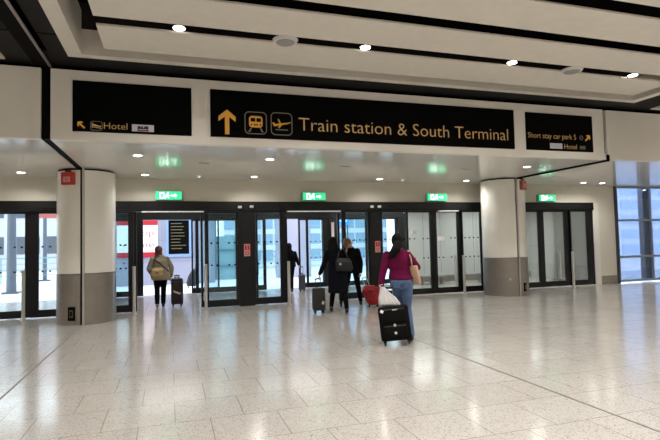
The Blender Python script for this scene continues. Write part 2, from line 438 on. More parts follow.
# small service outlets low on the columns
def curved_plate(name, lab, cat, cx, cy, r, ang, w, z0, z1, m, parts, group=None):
    px, py = cx + r * math.sin(ang), cy - r * math.cos(ang)
    t = thing(name, lab, cat, (px, py, z0), ang, group)
    MB().box(-w / 2, w / 2, -0.018, 0.012, 0, z1 - z0, bevel=0.004).build(parts[0], m, t, world=False)
    return t
t = curved_plate('floor_socket', 'black socket plate with brass inset low on the left column', 'socket', JL, 11.5, 0.56, -0.36, 0.14, 0.09, 0.36, M_black, ('plate',))
MB().box(-0.035, 0.035, -0.024, -0.016, 0.06, 0.21).build('inset', mat('brass_dull', (92, 74, 50), 0.5), t, world=False)
MB().box(-0.02, 0.02, -0.027, -0.022, 0.09, 0.18).build('slot', M_black, t, world=False)
t = curved_plate('floor_socket', 'dark socket plate low on the right column', 'socket', 8.66, 11.55, 0.58, 0.30, 0.1, 0.12, 0.34, M_black, ('plate',))
MB().box(-0.025, 0.025, -0.024, -0.016, 0.05, 0.17).build('inset', mat('brass_dull2', (80, 66, 52), 0.5), t, world=False)
t = curved_plate('wall_stud', 'small round steel stud on the metal base of the right column', 'stud', 8.66, 11.55, 0.58, -0.45, 0.05, 0.42, 0.47, M_steel, ('stud',))
# fire alarm boxes
def alarm(cx, cy, r, ang, z0, z1, w, m, lab):
    px, py = cx + r * math.sin(ang), cy - r * math.cos(ang)
    t = thing('fire_alarm', lab, 'fire alarm', (px, py, z0), ang)
    h = z1 - z0
    MB().box(-w / 2, w / 2, -0.07, 0.02, 0, h, bevel=0.012).build('housing', m, t, world=False)
    MB().box(-w * 0.28, w * 0.28, -0.078, -0.069, h * 0.2, h * 0.62).build('label_plate', mat('alarm_plate', (214, 150, 142), 0.5), t, world=False)
    b = MB(); b.ring((0, h * 0.41), 0.018, 0.03, -0.081, -0.077, 20); b.build('flame_disc', M_red, t, world=False)
    MB().box(-w * 0.22, w * 0.22, -0.05, 0.0, h, h + 0.035, bevel=0.008).build('sounder', mat('alarm_top', (60, 50, 48), 0.5), t, world=False)
alarm(JL, 11.5, 0.56, -0.46, 2.77, 3.02, 0.26, M_red, 'bright red fire alarm box at the top of the left column')
alarm(8.66, 11.55, 0.58, 0.40, 2.78, 3.03, 0.22, M_redpale, 'faded red fire alarm box at the top of the right column')

# ------------------------------------------------------------------ entrance doors
def leaf(parent, nm, x0, x1, y, sl=0.1, sr=0.1, z0=0.02, z1=2.34, bot=0.16, top=0.05, dots=True, g=None, th=0.05):
    fr = MB()
    fr.box(x0, x0 + sl, y, y + th, z0, z1); fr.box(x1 - sr, x1, y, y + th, z0, z1)
    fr.box(x0 + sl, x1 - sr, y, y + th, z0, z0 + bot); fr.box(x0 + sl, x1 - sr, y, y + th, z1 - top, z1)
    fo = fr.build(nm, M_bframe, parent)
    MB().box(x0 + sl, x1 - sr, y + th / 2 - 0.004, y + th / 2 + 0.004, z0 + bot, z1 - top).build('pane', g or M_glass, fo)
    if dots:
        d = MB(); n = max(3, int((x1 - x0 - sl - sr) / 0.13)); xx0 = x0 + sl; W = x1 - x0 - sl - sr
        for z in (1.56, 1.02):
            for k in range(n):
                x = xx0 + W * (k + 0.5) / n
                if (k % 3) == 2 and n > 4: continue
                d.box(x - 0.022, x + 0.022, y + th / 2 - 0.007, y + th / 2 - 0.0045, z - 0.018, z + 0.018)
        d.build('safety_dots', M_black, fo)
    return fo
def header(parent, x0, x1, y=D, z0=2.33, z1=2.57, strips=()):
    h = MB().box(x0, x1, y - 0.06, y + 0.22, z0, z1, bevel=0.006).box(x0, x1, y - 0.075, y - 0.06, z0 + 0.04, z0 + 0.055).build('header', M_bframe, parent)
    for a, b in strips:
        MB().box(a, b, y - 0.09, y - 0.02, z0 - 0.02, z0 + 0.005).build('lit_edge', mat('header_strip', (225, 222, 218), 0.35, emit=(230, 228, 225), es=0.25), h)  # pale operator edge; its lit look is put in as a weak glow
    return h
def sensor(parent, x, z, y=D - 0.06):
    MB().box(x - 0.045, x + 0.045, y - 0.05, y, z - 0.03, z + 0.03, bevel=0.01).build('sensor', mat('sensor_pale', (205, 205, 200), 0.4), parent)
def mullion(parent, x0, x1, y=D, w=0.16):
    return MB().box(x0, x1, y - 0.03, y + w, 0.0, 2.34).build('mullion', M_bframe, parent)
# door 1 (left bay)
d1 = thing('door_1', 'left sliding glass door set with black frame, outdoors seen through it', 'door', (-3.76, D, 0), kind='structure')
header(d1, -5.35, -1.75)
leaf(d1, 'sliding_leaf', -3.79, -2.93, D + 0.06, 0.1, 0.1)
leaf(d1, 'sliding_leaf', -4.65, -3.8, D + 0.06, 0.1, 0.1)
leaf(d1, 'fixed_leaf', -2.92, -2.2, D, 0.17, 0.1)
leaf(d1, 'fixed_leaf', -5.35, -4.66, D, 0.1, 0.1)
# door 2 (centre 0, standing open)
d2 = thing('door_2', 'open sliding glass doorway under the leftmost exit sign', 'door', (0, D, 0), kind='structure')
header(d2, -1.75, 1.8, strips=((-0.62, 0.78),))
leaf(d2, 'fixed_leaf', -1.75, -0.80, D, 0.5, 0.12)
leaf(d2, 'fixed_leaf', 0.80, 1.62, D, 0.09, 0.03)
leaf(d2, 'sliding_leaf', -1.66, -0.74, D + 0.09, 0.08, 0.08, dots=False)
leaf(d2, 'sliding_leaf', 0.71, 1.60, D + 0.09, 0.05, 0.05, dots=False)
mullion(d2, 1.62, 1.8)
sensor(d2, 1.64, 2.43)
# door 3 (centre 3.54, standing open)
d3 = thing('door_3', 'open sliding glass doorway under the second exit sign from the left', 'door', (3.54, D, 0), kind='structure')
header(d3, 1.8, 5.26, strips=((2.84, 4.26),))
mullion(d3, 1.8, 2.0); leaf(d3, 'fixed_leaf', 2.0, 2.8, D, 0.03, 0.15)
leaf(d3, 'fixed_leaf', 4.31, 5.09, D, 0.11, 0.03)
leaf(d3, 'sliding_leaf', 2.05, 2.86, D + 0.09, 0.05, 0.05, dots=False)
leaf(d3, 'sliding_leaf', 4.22, 5.06, D + 0.09, 0.05, 0.05, dots=False)
mullion(d3, 5.09, 5.26)
sensor(d3, 1.93, 2.44); sensor(d3, 5.14, 2.44)
# door 4 (centre 7.08, closed)
d4 = thing('door_4', 'closed sliding glass doors under the third exit sign from the left', 'door', (7.08, D, 0), kind='structure')
header(d4, 5.26, 8.72, strips=((7.15, 7.78),))
mullion(d4, 5.26, 5.44)
leaf(d4, 'fixed_leaf', 5.44, 6.24, D, 0.03, 0.05)
leaf(d4, 'sliding_leaf', 6.2, 7.04, D + 0.06, 0.05, 0.10)
leaf(d4, 'sliding_leaf', 7.05, 7.95, D + 0.06, 0.10, 0.14)
leaf(d4, 'fixed_leaf', 7.93, 8.72, D, 0.03, 0.19)
sensor(d4, 5.36, 2.44)
# door 5 (right bay)
d5 = thing('door_5', 'closed glass doors in the right bay beyond the right column', 'door', (10.8, D, 0), kind='structure')
header(d5, 9.2, 12.64)
leaf(d5, 'fixed_leaf', 9.2, 10.05, D, 0.1, 0.12)
leaf(d5, 'sliding_leaf', 9.98, 10.70, D + 0.05, 0.1, 0.1, dots=False)
leaf(d5, 'sliding_leaf', 10.70, 11.76, D + 0.05, 0.11, 0.18, dots=False)
leaf(d5, 'fixed_leaf', 11.76, 12.64, D, 0.03, 0.24, dots=False)
# silver guard posts
def post(x, lab, h=1.06, y=12.2):
    t = thing('guard_post', lab, 'post', (x, y, 0), group='steel posts in front of the doors')
    MB().cone((x, y, 0), (x, y, h), 0.036, 0.036, 24).build('pole', M_steel, t, smooth_angle=40)
    MB().cone((x, y, 0), (x, y, 0.012), 0.06, 0.06, 24).build('base_plate', M_steel, t)
    MB().cone((x, y, h), (x, y, h + 0.01), 0.036, 0.03, 24).build('cap', M_steel, t)
for x, l in ((-2.98, 'steel post before the far left doors'), (-0.78, 'steel post just right of the left column'), (0.8, 'steel post right of the woman in the beige jacket'),
             (2.8, 'steel post beside the distant figure in black'), (7.79, 'steel post in front of the closed doors left of the right column'), (11.56, 'steel post before the right bay doors')):
    post(x, l)
t = thing('door_sticker', 'small white sticker on the glass of the closed doors left of the right column', 'sticker', (7.2, D, 1.5))
MB().box(7.18, 7.42, D + 0.075, D + 0.0805, 1.49, 1.62).build('sheet', M_white, t)
t = thing('door_sticker', 'small white round sticker on the glass beside the woman in magenta', 'sticker', (6.4, D, 1.6))
MB().cone((6.45, D + 0.07, 1.72), (6.45, D + 0.078, 1.72), 0.07, 0.07, 20).build('sheet', M_white, t)
# pull handle bars on closed leaves
for d, x, l in ((d4, 7.70, 0), (d5, 11.30, 0)):
    MB().box(x - 0.025, x + 0.025, D - 0.03, D + 0.05, 0.25, 1.07).build('handle', M_steel, d)
# red no-entry notices on the mullions
def notice(x, lab):
    t = thing('door_notice', lab, 'notice', (x, D - 0.04, 1.25), group='red notices on the door mullions')
    MB().box(x - 0.075, x + 0.075, D - 0.045, D - 0.036, 1.22, 1.52).build('sheet', mat('notice_pink', (212, 150, 146), 0.5), t)
    b = MB()
    b.box(x - 0.055, x - 0.01, D - 0.049, D - 0.0445, 1.37, 1.49).box(x + 0.01, x + 0.055, D - 0.049, D - 0.0445, 1.37, 1.49)
    b.ring((x, 1.29), 0.028, 0.045, D - 0.049, D - 0.0445, 24)
    b.build('symbols', mat('notice_red', (190, 40, 40), 0.5), t)
notice(1.81, 'small red and white notice on the mullion right of the first doorway')
notice(5.3, 'small red and white notice on the mullion beside the woman in magenta')

# ------------------------------------------------------------------ exit signs
def exit_sign(x0, x1, lab):
    z0, z1 = 2.60, 2.80; y = D - 0.1
    t = thing('exit_sign', lab, 'exit sign', ((x0 + x1) / 2, y, z0), group='green emergency exit signs over the doors')
    MB().box(x0, x1, y - 0.03, D, z0, z1, bevel=0.006).build('light_box', mat('exit_case', (120, 200, 160), 0.4), t)
    MB().box(x0 + 0.004, x1 - 0.004, y - 0.036, y - 0.03, z0 + 0.004, z1 - 0.004).build('green_face', M_green, t)
    w = x1 - x0; b = MB(); yy = (y - 0.040, y - 0.036)
    # door rectangle, running figure, arrow
    dx = x0 + w * 0.24
    b.rrect_outline(dx - 0.045, dx + 0.045, z0 + 0.03, z1 - 0.03, 0.004, 0.016, *yy)
    fx = x0 + w * 0.42
    b.ring((fx + 0.03, z1 - 0.045), 0, 0.017, *yy, seg=14)
    b.poly([(fx - 0.01, z1 - 0.065), (fx + 0.035, z1 - 0.07), (fx + 0.02, z0 + 0.09), (fx - 0.02, z0 + 0.085)], *yy)
    b.poly([(fx + 0.0, z0 + 0.095), (fx + 0.02, z0 + 0.09), (fx + 0.055, z0 + 0.05), (fx + 0.04, z0 + 0.035)], *yy)
    b.poly([(fx - 0.02, z0 + 0.09), (fx + 0.0, z0 + 0.085), (fx - 0.035, z0 + 0.03), (fx - 0.06, z0 + 0.03)], *yy)
    b.poly([(fx + 0.02, z1 - 0.08), (fx + 0.06, z1 - 0.1), (fx + 0.055, z1 - 0.115), (fx + 0.015, z1 - 0.1)], *yy)
    ax = x0 + w * 0.68
    b.poly([(ax - 0.06, z0 + 0.11), (ax - 0.06, z0 + 0.085), (ax + 0.03, z0 + 0.085), (ax + 0.03, z0 + 0.055), (ax + 0.075, z0 + 0.0975), (ax + 0.03, z0 + 0.14), (ax + 0.03, z0 + 0.11)], *yy)
    b.build('pictogram', M_exitw, t)
exit_sign(-0.31, 0.28, 'green lit exit sign above the woman in the beige jacket')
exit_sign(3.23, 3.84, 'green lit exit sign above the open doorway with the two women in dark coats')
exit_sign(6.79, 7.40, 'green lit exit sign left of the right column')
exit_sign(10.52, 11.12, 'green lit exit sign in the right bay beyond the right column')

# ------------------------------------------------------------------ direction signs
FY = BY - 0.02
def sign_panel(x0, x1, z0, z1, lab):
    t = thing('direction_sign', lab, 'sign', ((x0 + x1) / 2, BY, z0))
    MB().box(x0, x1, FY, BY + 0.01, z0, z1, bevel=0.004).build('panel', M_signblk, t)
    return t
Y1, Y0 = FY - 0.001, FY - 0.006
def arrow(parent, cx, cz, size, ang, w=0.2, nm='arrow'):
    # points up at ang 0; open chevron head
    s = size; k = w * s
    P = []
    def rot(p): c, n = math.cos(ang), math.sin(ang); return (cx + p[0] * c - p[1] * n, cz + p[0] * n + p[1] * c)
    b = MB()
    b.poly([rot(p) for p in [(-k / 2, -s / 2), (k / 2, -s / 2), (k / 2, s * 0.38), (0, s / 2), (-k / 2, s * 0.38)]], Y0, Y1)
    for sg in (-1, 1):
        b.poly([rot(p) for p in [(0, s / 2), (0, s / 2 - k * 1.35), (sg * s * 0.34, s * 0.02), (sg * s * 0.34, s * 0.02 + k * 1.15)]], Y0 - 0.001, Y1)
    return b.build(nm, M_amber, parent)
sL = sign_panel(-1.35, 0.34, 3.23, 3.99, 'black direction sign at the left reading Hotel with an arrow up left')
arrow(sL, -1.235, 3.325, 0.13, R(45), 0.2)
b = MB(); b.rrect_outline(-1.11, -0.945, 3.25, 3.39, 0.035, 0.007, Y0, Y1); b.build('pictogram_frame', M_signgrey, sL)
b = MB()  # sleeping figure pictogram
b.ring((-1.07, 3.335), 0, 0.013, Y0, Y1, 14); b.poly([(-1.055, 3.345), (-0.99, 3.32), (-0.965, 3.325), (-0.965, 3.305), (-1.06, 3.315)], Y0, Y1)
b.poly([(-1.09, 3.31), (-0.96, 3.29), (-0.96, 3.28), (-1.09, 3.30)], Y0, Y1).poly([(-1.09, 3.365), (-1.08, 3.365), (-1.08, 3.29), (-1.09, 3.29)], Y0, Y1)
b.build('pictogram', M_cream_let, sL)
text_mesh('lettering', 'Hotel', M_cream_let, -0.925, -0.60, 3.28, Y0, sL, height=0.105)
MB().box(-0.535, -0.22, Y0, Y1, 3.262, 3.368).build('logo_patch', mat('logo_white', (205, 203, 212), 0.5), sL)
MB().box(-0.455, -0.30, Y0 - 0.003, Y0, 3.268, 3.345).build('logo_block', mat('logo_plum', (58, 30, 48), 0.5), sL)
b = MB(); b.ring((-0.385, 3.335), 0.012, 0.024, Y0 - 0.005, Y0 - 0.003, 16, R(-60), R(200)); b.box(-0.44, -0.315, Y0 - 0.005, Y0 - 0.003, 3.285, 3.298); b.build('logo_mark', mat('logo_pale', (214, 190, 205), 0.5), sL)

sC = sign_panel(0.63, 6.39, 3.235, 4.0, 'long black direction sign reading Train station and South Terminal')
arrow(sC, 0.89, 3.48, 0.40, 0, 0.17)
b = MB(); b.rrect_outline(1.17, 1.535, 3.30, 3.67, 0.075, 0.014, Y0, Y1); b.build('pictogram_frame', M_signgrey, sC)
b = MB(); b.rrect_outline(1.60, 1.965, 3.30, 3.68, 0.075, 0.014, Y0, Y1); b.build('pictogram_frame', M_signgrey, sC)
b = MB()  # train front
def rr(x0, x1, z0, z1, r):
    out = []
    for cx, cz, a in ((x1 - r, z1 - r, 0), (x0 + r, z1 - r, PI / 2), (x0 + r, z0 + r, PI), (x1 - r, z0 + r, 1.5 * PI)):
        for k in range(6): t = a + PI / 2 * k / 5; out.append((cx + r * math.cos(t), cz + r * math.sin(t)))
    return out
b.poly(rr(1.243, 1.463, 3.41, 3.60, 0.05), Y0, Y1)
b.build('train_pictogram', M_amber, sC)
b = MB()
b.box(1.269, 1.343, Y0 - 0.003, Y0, 3.505, 3.565).box(1.363, 1.437, Y0 - 0.003, Y0, 3.505, 3.565)
b.box(1.316, 1.390, Y0 - 0.003, Y0, 3.445, 3.462); b.ring((1.279, 3.452), 0, 0.013, Y0 - 0.003, Y0, 12); b.ring((1.427, 3.452), 0, 0.013, Y0 - 0.003, Y0, 12)
b.build('train_windows', M_signblk, sC)
b = MB(); b.poly([(1.264, 3.40), (1.290, 3.40), (1.258, 3.335), (1.227, 3.335)], Y0, Y1).poly([(1.416, 3.40), (1.442, 3.40), (1.479, 3.335), (1.448, 3.335)], Y0, Y1).build('train_rails', M_signgrey, sC)
b = MB()  # departing plane
b.poly([(1.625, 3.505), (1.655, 3.51), (1.675, 3.485), (1.885, 3.515), (1.935, 3.53), (1.935, 3.515), (1.885, 3.495), (1.665, 3.445), (1.650, 3.455)], Y0, Y1)
b.poly([(1.745, 3.50), (1.775, 3.50), (1.735, 3.57), (1.715, 3.57)], Y0, Y1).poly([(1.755, 3.485), (1.805, 3.49), (1.745, 3.42), (1.720, 3.42)], Y0, Y1)
b.build('plane_pictogram', M_amber, sC)
MB().box(1.675, 1.885, Y0, Y1, 3.385, 3.40).build('runway_line', M_signgrey, sC)
text_mesh('lettering', 'Train station & South Terminal', M_cream_let, 2.075, 6.235, 3.395, Y0, sC, height=0.235)

sR = sign_panel(6.665, 8.31, 3.235, 3.98, 'black direction sign at the right reading Short stay car park 5 and Hotel')
text_mesh('lettering', 'Short stay car park 5', M_cream_let, 6.70, 7.87, 3.475, Y0, sR, height=0.11)
b = MB(); b.ring((8.01, 3.52), 0.038, 0.046, Y0, Y1, 24); b.build('parking_ring', M_signgrey, sR)
text_mesh('parking_letter', 'P', M_signgrey, 7.995, 8.028, 3.495, Y0, sR, height=0.05)
arrow(sR, 8.17, 3.52, 0.16, R(-45), 0.2)
MB().box(7.22, 7.52, Y0, Y1, 3.275, 3.385).build('logo_patch', mat('logo_white_b', (190, 188, 200), 0.5), sR)
text_mesh('lettering', 'Hotel', M_cream_let, 7.57, 7.88, 3.28, Y0, sR, height=0.105)
b = MB(); b.rrect_outline(7.96, 8.10, 3.285, 3.355, 0.01, 0.006, Y0, Y1); b.box(7.98, 8.035, Y0, Y1, 3.305, 3.335).box(8.045, 8.08, Y0, Y1, 3.305, 3.335); b.build('hotel_mark', M_signgrey, sR)

# ------------------------------------------------------------------ right window
wn = thing('window_1', 'tall grey framed window at the far right with blue tinted glass', 'window', (16.5, D, 0), kind='structure')
b = MB(); mf = mat('window_alu', (150, 156, 166), 0.4, 0.3)
x0w, x1w = 13.6, 20.8
for z in (0.04, 0.80, 1.97, 3.04): b.box(x0w, x1w, D - 0.05, D + 0.07, z, z + 0.07)
xs = [x0w, 15.02, 16.5, 18.0, 19.5, x1w - 0.05]
for x in xs: b.box(x, x + 0.05, D - 0.03, D + 0.1, 0.04, 3.1)
for x in xs[1:5]: b.box(x - 0.14, x + 0.16, D + 0.12, D + 0.3, 0.04, 3.1)
b.build('window_frame', mf, wn)
MB().box(x0w - 0.07, x0w, D - 0.05, D + 0.1, 0, 3.1).build('window_jamb', mat('window_dark', (52, 56, 66), 0.4), wn)
MB().box(x0w, x1w, D + 0.02, D + 0.03, 0.08, 3.08).build('pane', M_glass_blue, wn)
# knock the wall away behind the window: the front wall is rebuilt with a gap
wf = bpy.data.objects['wall_front']; bpy.data.objects.remove(wf)
w = MB()
w.box(XL, 13.55, D, D + 0.2, 2.56, 5.3); w.box(13.55, XR, D, D + 0.2, 3.11, 5.3)
w.box(XL, -5.35, D, D + 0.2, 0, 2.56); w.box(12.86, 13.55, D, D + 0.2, 0, 2.56)
w.box(8.73, 9.2, D, D + 0.2, 0, 2.56); w.box(-2.2, -1.76, D, D + 0.2, 0, 2.56)
w.box(20.8, XR, D, D + 0.2, 0, 3.11)
st(w.build('wall_front', M_wall))

# ------------------------------------------------------------------ vestibule
V = 16.3
o = MB().box(-1.9, 13.5, D + 0.21, V + 0.2, 2.72, 2.8).build('ceiling_vestibule', mat('vest_ceiling', (200, 200, 200), 0.4)); st(o)
o = MB().box(-1.95, -1.85, D + 0.2, V - 0.05, 0, 2.72).build('trim_11', M_bframe); o.name = 'trim_11'; st(o)
d6 = thing('door_6', 'inner line of sliding glass doors across the vestibule', 'door', (2.5, V, 0), kind='structure')
header(d6, -1.85, 7.95, y=V, z0=2.33, z1=2.72)
leaf(d6, 'fixed_leaf', -1.85, -0.78, V, 0.06, 0.2, dots=True)
leaf(d6, 'fixed_leaf', 0.76, 2.62, V, 0.10, 0.05, dots=False)
leaf(d6, 'sliding_leaf', 0.64, 1.5, V + 0.09, 0.05, 0.05, dots=False)
leaf(d6, 'fixed_leaf', 2.62, 3.0, V, 0.05, 0.1, dots=False)
leaf(d6, 'fixed_leaf', 4.36, 5.16, V, 0.08, 0.20, dots=True)
leaf(d6, 'sliding_leaf', 4.12, 5.0, V + 0.09, 0.06, 0.05, dots=False)
MB().box(5.16, 5.5, V - 0.03, V + 0.15, 0, 2.34).build('mullion', M_bframe, d6)
leaf(d6, 'fixed_leaf', 5.5, 6.75, V, 0.06, 0.1, dots=True)
leaf(d6, 'sliding_leaf', 6.75, 7.75, V, 0.1, 0.1, dots=True)
MB().box(7.75, 8.05, V - 0.05, V + 0.15, 0, 2.5).build('mullion', M_bframe, d6)
for x in (5.3,):
    MB().box(x - 0.05, x + 0.05, V - 0.04, V - 0.03, 0.9, 2.2).build('notice_strip', mat('strip_white', (220, 205, 205), 0.4), d6)
w = MB().box(8.05, 13.5, V, V + 0.1, 0, 2.72)
st(w.build('wall_vestibule', M_vest))
sv = MB()
for x in (8.75, 9.45, 10.15, 10.85, 11.55, 12.25, 12.95): sv.box(x, x + 0.012, V - 0.004, V, 0.3, 2.7)
for y in (13.3, 14.1, 14.9, 15.7): sv.box(13.396, 13.4, y, y + 0.012, 0.3, 2.7)
sv.box(13.396, 13.4, D + 0.2, V, 1.2, 1.21)
st(sv.build('trim_12', mat('panel_seam_grey', (120, 120, 120), 0.5)))
st(MB().box(8.05, 13.4, V - 0.015, V, 0, 0.22).build('baseboard_vestibule', M_cladding))
st(MB().box(13.4, 13.5, D + 0.2, V, 0, 2.72).build('wall_vestibule_end', M_vest))
# steel bench / rail at the foot of the vestibule wall
for nm_, lab, x0 in (('bench', 'low steel bench inside the vestibule behind the closed doors', 8.1), ('bench', 'low steel bench behind the right bay doors', 10.4)):
    y0 = 15.2
    t = thing(nm_, lab, 'bench', (x0, y0, 0))
    MB().box(x0, x0 + (0.85 if x0 < 9 else 1.3), y0, y0 + 0.3, 0.24, 0.3, bevel=0.01).build('seat', M_cladding, t)
    for k in range(3):
        xx = x0 + 0.05 + k * (0.36 if x0 < 9 else 0.55)
        MB().box(xx, xx + 0.04, y0 + 0.04, y0 + 0.26, 0, 0.24).build('leg', M_cladding, t)
def area(loc, sx, sy, e, rot=(0, 0, 0), color=(1, 1, 1)):
    l = bpy.data.lights.new('vestibule_fill', 'AREA'); l.shape = 'RECTANGLE'; l.size = sx; l.size_y = sy; l.energy = e; l.color = color  # broad fill light added for the vestibule
    o = bpy.data.objects.new('vestibule_fill', l); col.objects.link(o); o.location = loc; o.rotation_euler = rot
# unseen lamps added under the vestibule ceiling to brighten it, each with a fitting
for x in (0.0, 3.5, 7.2, 11.2):
    t = thing('vestibule_fill_lamp', 'slim lamp added inside the vestibule to brighten it', 'ceiling light', (x, 14.4, 2.7), group='added vestibule lamps')
    MB().box(x - 0.6, x + 0.6, 14.3, 14.5, 2.66, 2.72, bevel=0.01).build('housing', M_white, t)
    MB().box(x - 0.56, x + 0.56, 14.33, 14.47, 2.652, 2.66).build('lens', mat('vest_lens', (255, 250, 240), 0.5, emit=(255, 248, 235), es=3), t)
    area((x, 14.4, 2.64), 3.0, 2.6, 32 if x < 5 else 85, color=(1, 0.97, 0.92))

# ------------------------------------------------------------------ outdoors
M_ground = mat('pale_paving', (216, 218, 222), 0.6, noise=0.05, nscale=1.5)
st(MB().box(-60, 60, 16.7, 90, -0.2, -0.005).box(-60, -2.0, 12.66, 16.7, -0.2, -0.005).box(13.5, 60, 12.66, 16.7, -0.2, -0.005).build('ground', M_ground))
YW = 21.0
o = MB().box(-2.2, 1.75, YW, YW + 0.4, 0, 4.6).build('wall_outdoor', M_lilac); st(o)
ss = MB()
for z in (0.9, 1.75, 2.6): ss.box(-2.2, 1.75, YW - 0.004, YW, z, z + 0.012)
for x in (-1.2, -0.3, 0.95): ss.box(x, x + 0.012, YW - 0.004, YW, 0.0, 4.5)
st(ss.build('trim_13', mat('outdoor_seam', (120, 120, 138), 0.5)))
st(MB().box(4.55, 6.1, YW + 1, YW + 1.4, 0, 4.6).build('wall_outdoor_pier', M_lilac))
# poster
t = thing('poster', 'red and white poster behind the open doorway, reading drop time', 'poster', (-1.1, YW - 0.05, 1.1))
MB().box(-1.95, -0.46, YW - 0.07, YW - 0.01, 1.1, 2.66).build('board', M_white, t)
for za, zb in ((2.36, 2.66), (1.1, 1.30)): MB().box(-1.95, -0.46, YW - 0.075, YW - 0.07, za, zb).build('red_band', mat('poster_red', (176, 26, 42), 0.5), t)
text_mesh('lettering', 'drop', mat('poster_text', (168, 60, 84), 0.5), -1.45, -0.6, 1.95, YW - 0.08, t, height=0.26)
text_mesh('lettering', 'time', mat('poster_text', (168, 60, 84), 0.5), -1.45, -0.6, 1.48, YW - 0.08, t, height=0.26)
# menu board
t = thing('information_board', 'black board of amber text lines in a pale blue frame on the lilac wall', 'board', (0.34, YW - 0.05, 1.12))
MB().box(-0.16, 0.84, YW - 0.08, YW - 0.01, 1.08, 2.66).build('frame', mat('board_frame', (128, 156, 196), 0.4), t)
MB().box(-0.05, 0.73, YW - 0.09, YW - 0.08, 1.2, 2.54).build('face', M_signblk, t)
random.seed(3)
for k in range(9):
    z = 2.40 - k * 0.125; wd = random.uniform(0.35, 0.62)
    MB().box(0.04, 0.04 + wd, YW - 0.094, YW - 0.09, z, z + 0.03).build('text_line', mat('board_text', (96, 84, 54), 0.5), t)
# far buildings seen through the glass
def facade(name, lab, x0, x1, y, h, m, wm, nx, nz, z0=0.6, sh=0.9, cat='building'):
    t = thing(name, lab, cat, ((x0 + x1) / 2, y, 0))
    MB().box(x0, x1, y, y + 4, 0, h).build('wall', m, t)
    b = MB(); dx = (x1 - x0) / nx; dz = (h - z0) / nz
    for i in range(nx):
        for k in range(nz):
            b.box(x0 + dx * (i + 0.08), x0 + dx * (i + 0.92), y - 0.05, y, z0 + dz * (k + 0.12), z0 + dz * (k + sh))
    b.build('windows', wm, t)
    return t
facade('building', 'pale blue glazed building beyond the middle doorway', 3.0, 13.5, 30, 9, mat('bldg_pale', (196, 200, 208), 0.5), mat('bldg_blue', (128, 156, 176), 0.25), 14, 9, 0.4, 0.8)
facade('car_park', 'grey concrete car park deck seen through the left doors', -24, -4.2, 40, 8.5, mat('bldg_grey', (170, 170, 174), 0.7), mat('bldg_dark', (66, 72, 82), 0.5), 9, 3, 0.9, 0.6)
facade('building', 'blue reflective building outside the right window', 14, 60, 26, 14, mat('bldg_bluew', (214, 226, 242), 0.4), mat('bldg_blue2', (176, 202, 236), 0.3), 22, 14, 0.2, 0.75)
# glass pavilion between door sets (teal)
t = thing('shelter', 'teal glazed shelter outside, seen through the glass left of the first mullion', 'shelter', (2.6, 22.5, 0))
b = MB()
for x in (1.85, 2.75, 3.65): b.box(x, x + 0.1, 22.5, 22.6, 0, 2.9)
b.box(1.85, 3.75, 22.5, 22.6, 2.8, 2.9).box(1.85, 3.75, 22.5, 22.6, 1.25, 1.33).box(1.85, 3.75, 22.5, 22.6, 0.55, 0.62)
b.build('frame', mat('shelter_frame', (96, 132, 146), 0.4), t)
MB().box(1.85, 3.75, 22.56, 22.6, 0.0, 1.9).build('panel', mat('shelter_teal', (130, 172, 182), 0.3), t)
MB().box(1.7, 3.9, 22.2, 24, 2.9, 3.0).build('roof', mat('shelter_roof', (210, 216, 222), 0.4), t)
t = thing('shelter', 'teal glass cabin side glimpsed between the left column and the first doorway', 'shelter', (-3.0, 19, 0))
b = MB()
for x in (-3.4, -2.5, -1.95): b.box(x, x + 0.06, 18.9, 19.0, 0, 2.8)
for z in (0.0, 0.8, 1.25, 2.0, 2.75): b.box(-3.4, -1.9, 18.9, 19.0, z, z + 0.05)
b.build('frame', mat('cabin_frame', (50, 80, 88), 0.4), t)
MB().box(-3.4, -1.9, 18.94, 18.96, 0, 2.8).build('panel', mat('cabin_teal', (118, 164, 170), 0.3), t)
# blue lit sign on the building
t = thing('shop_sign', 'glowing blue sign seen through the glass above the woman with fair hair', 'sign', (8.0, 24, 2.4))
MB().box(7.4, 8.75, 24, 24.1, 2.4, 2.85, bevel=0.02).build('light_box', mat('blue_glow', (40, 110, 220), 0.4, emit=(40, 120, 235), es=1.3), t)
b = MB()
for k in range(5): b.box(7.55 + k * 0.22, 7.70 + k * 0.22, 23.985, 24.0, 2.55, 2.70)
b.build('marks', mat('blue_glow_pale', (170, 215, 250), 0.4, emit=(170, 215, 250), es=1.0), t)
for x in (7.5, 8.6): MB().box(x, x + 0.06, 24.03, 24.09, 0, 2.4).build('post', mat('cabin_frame', (50, 80, 88), 0.4), t)
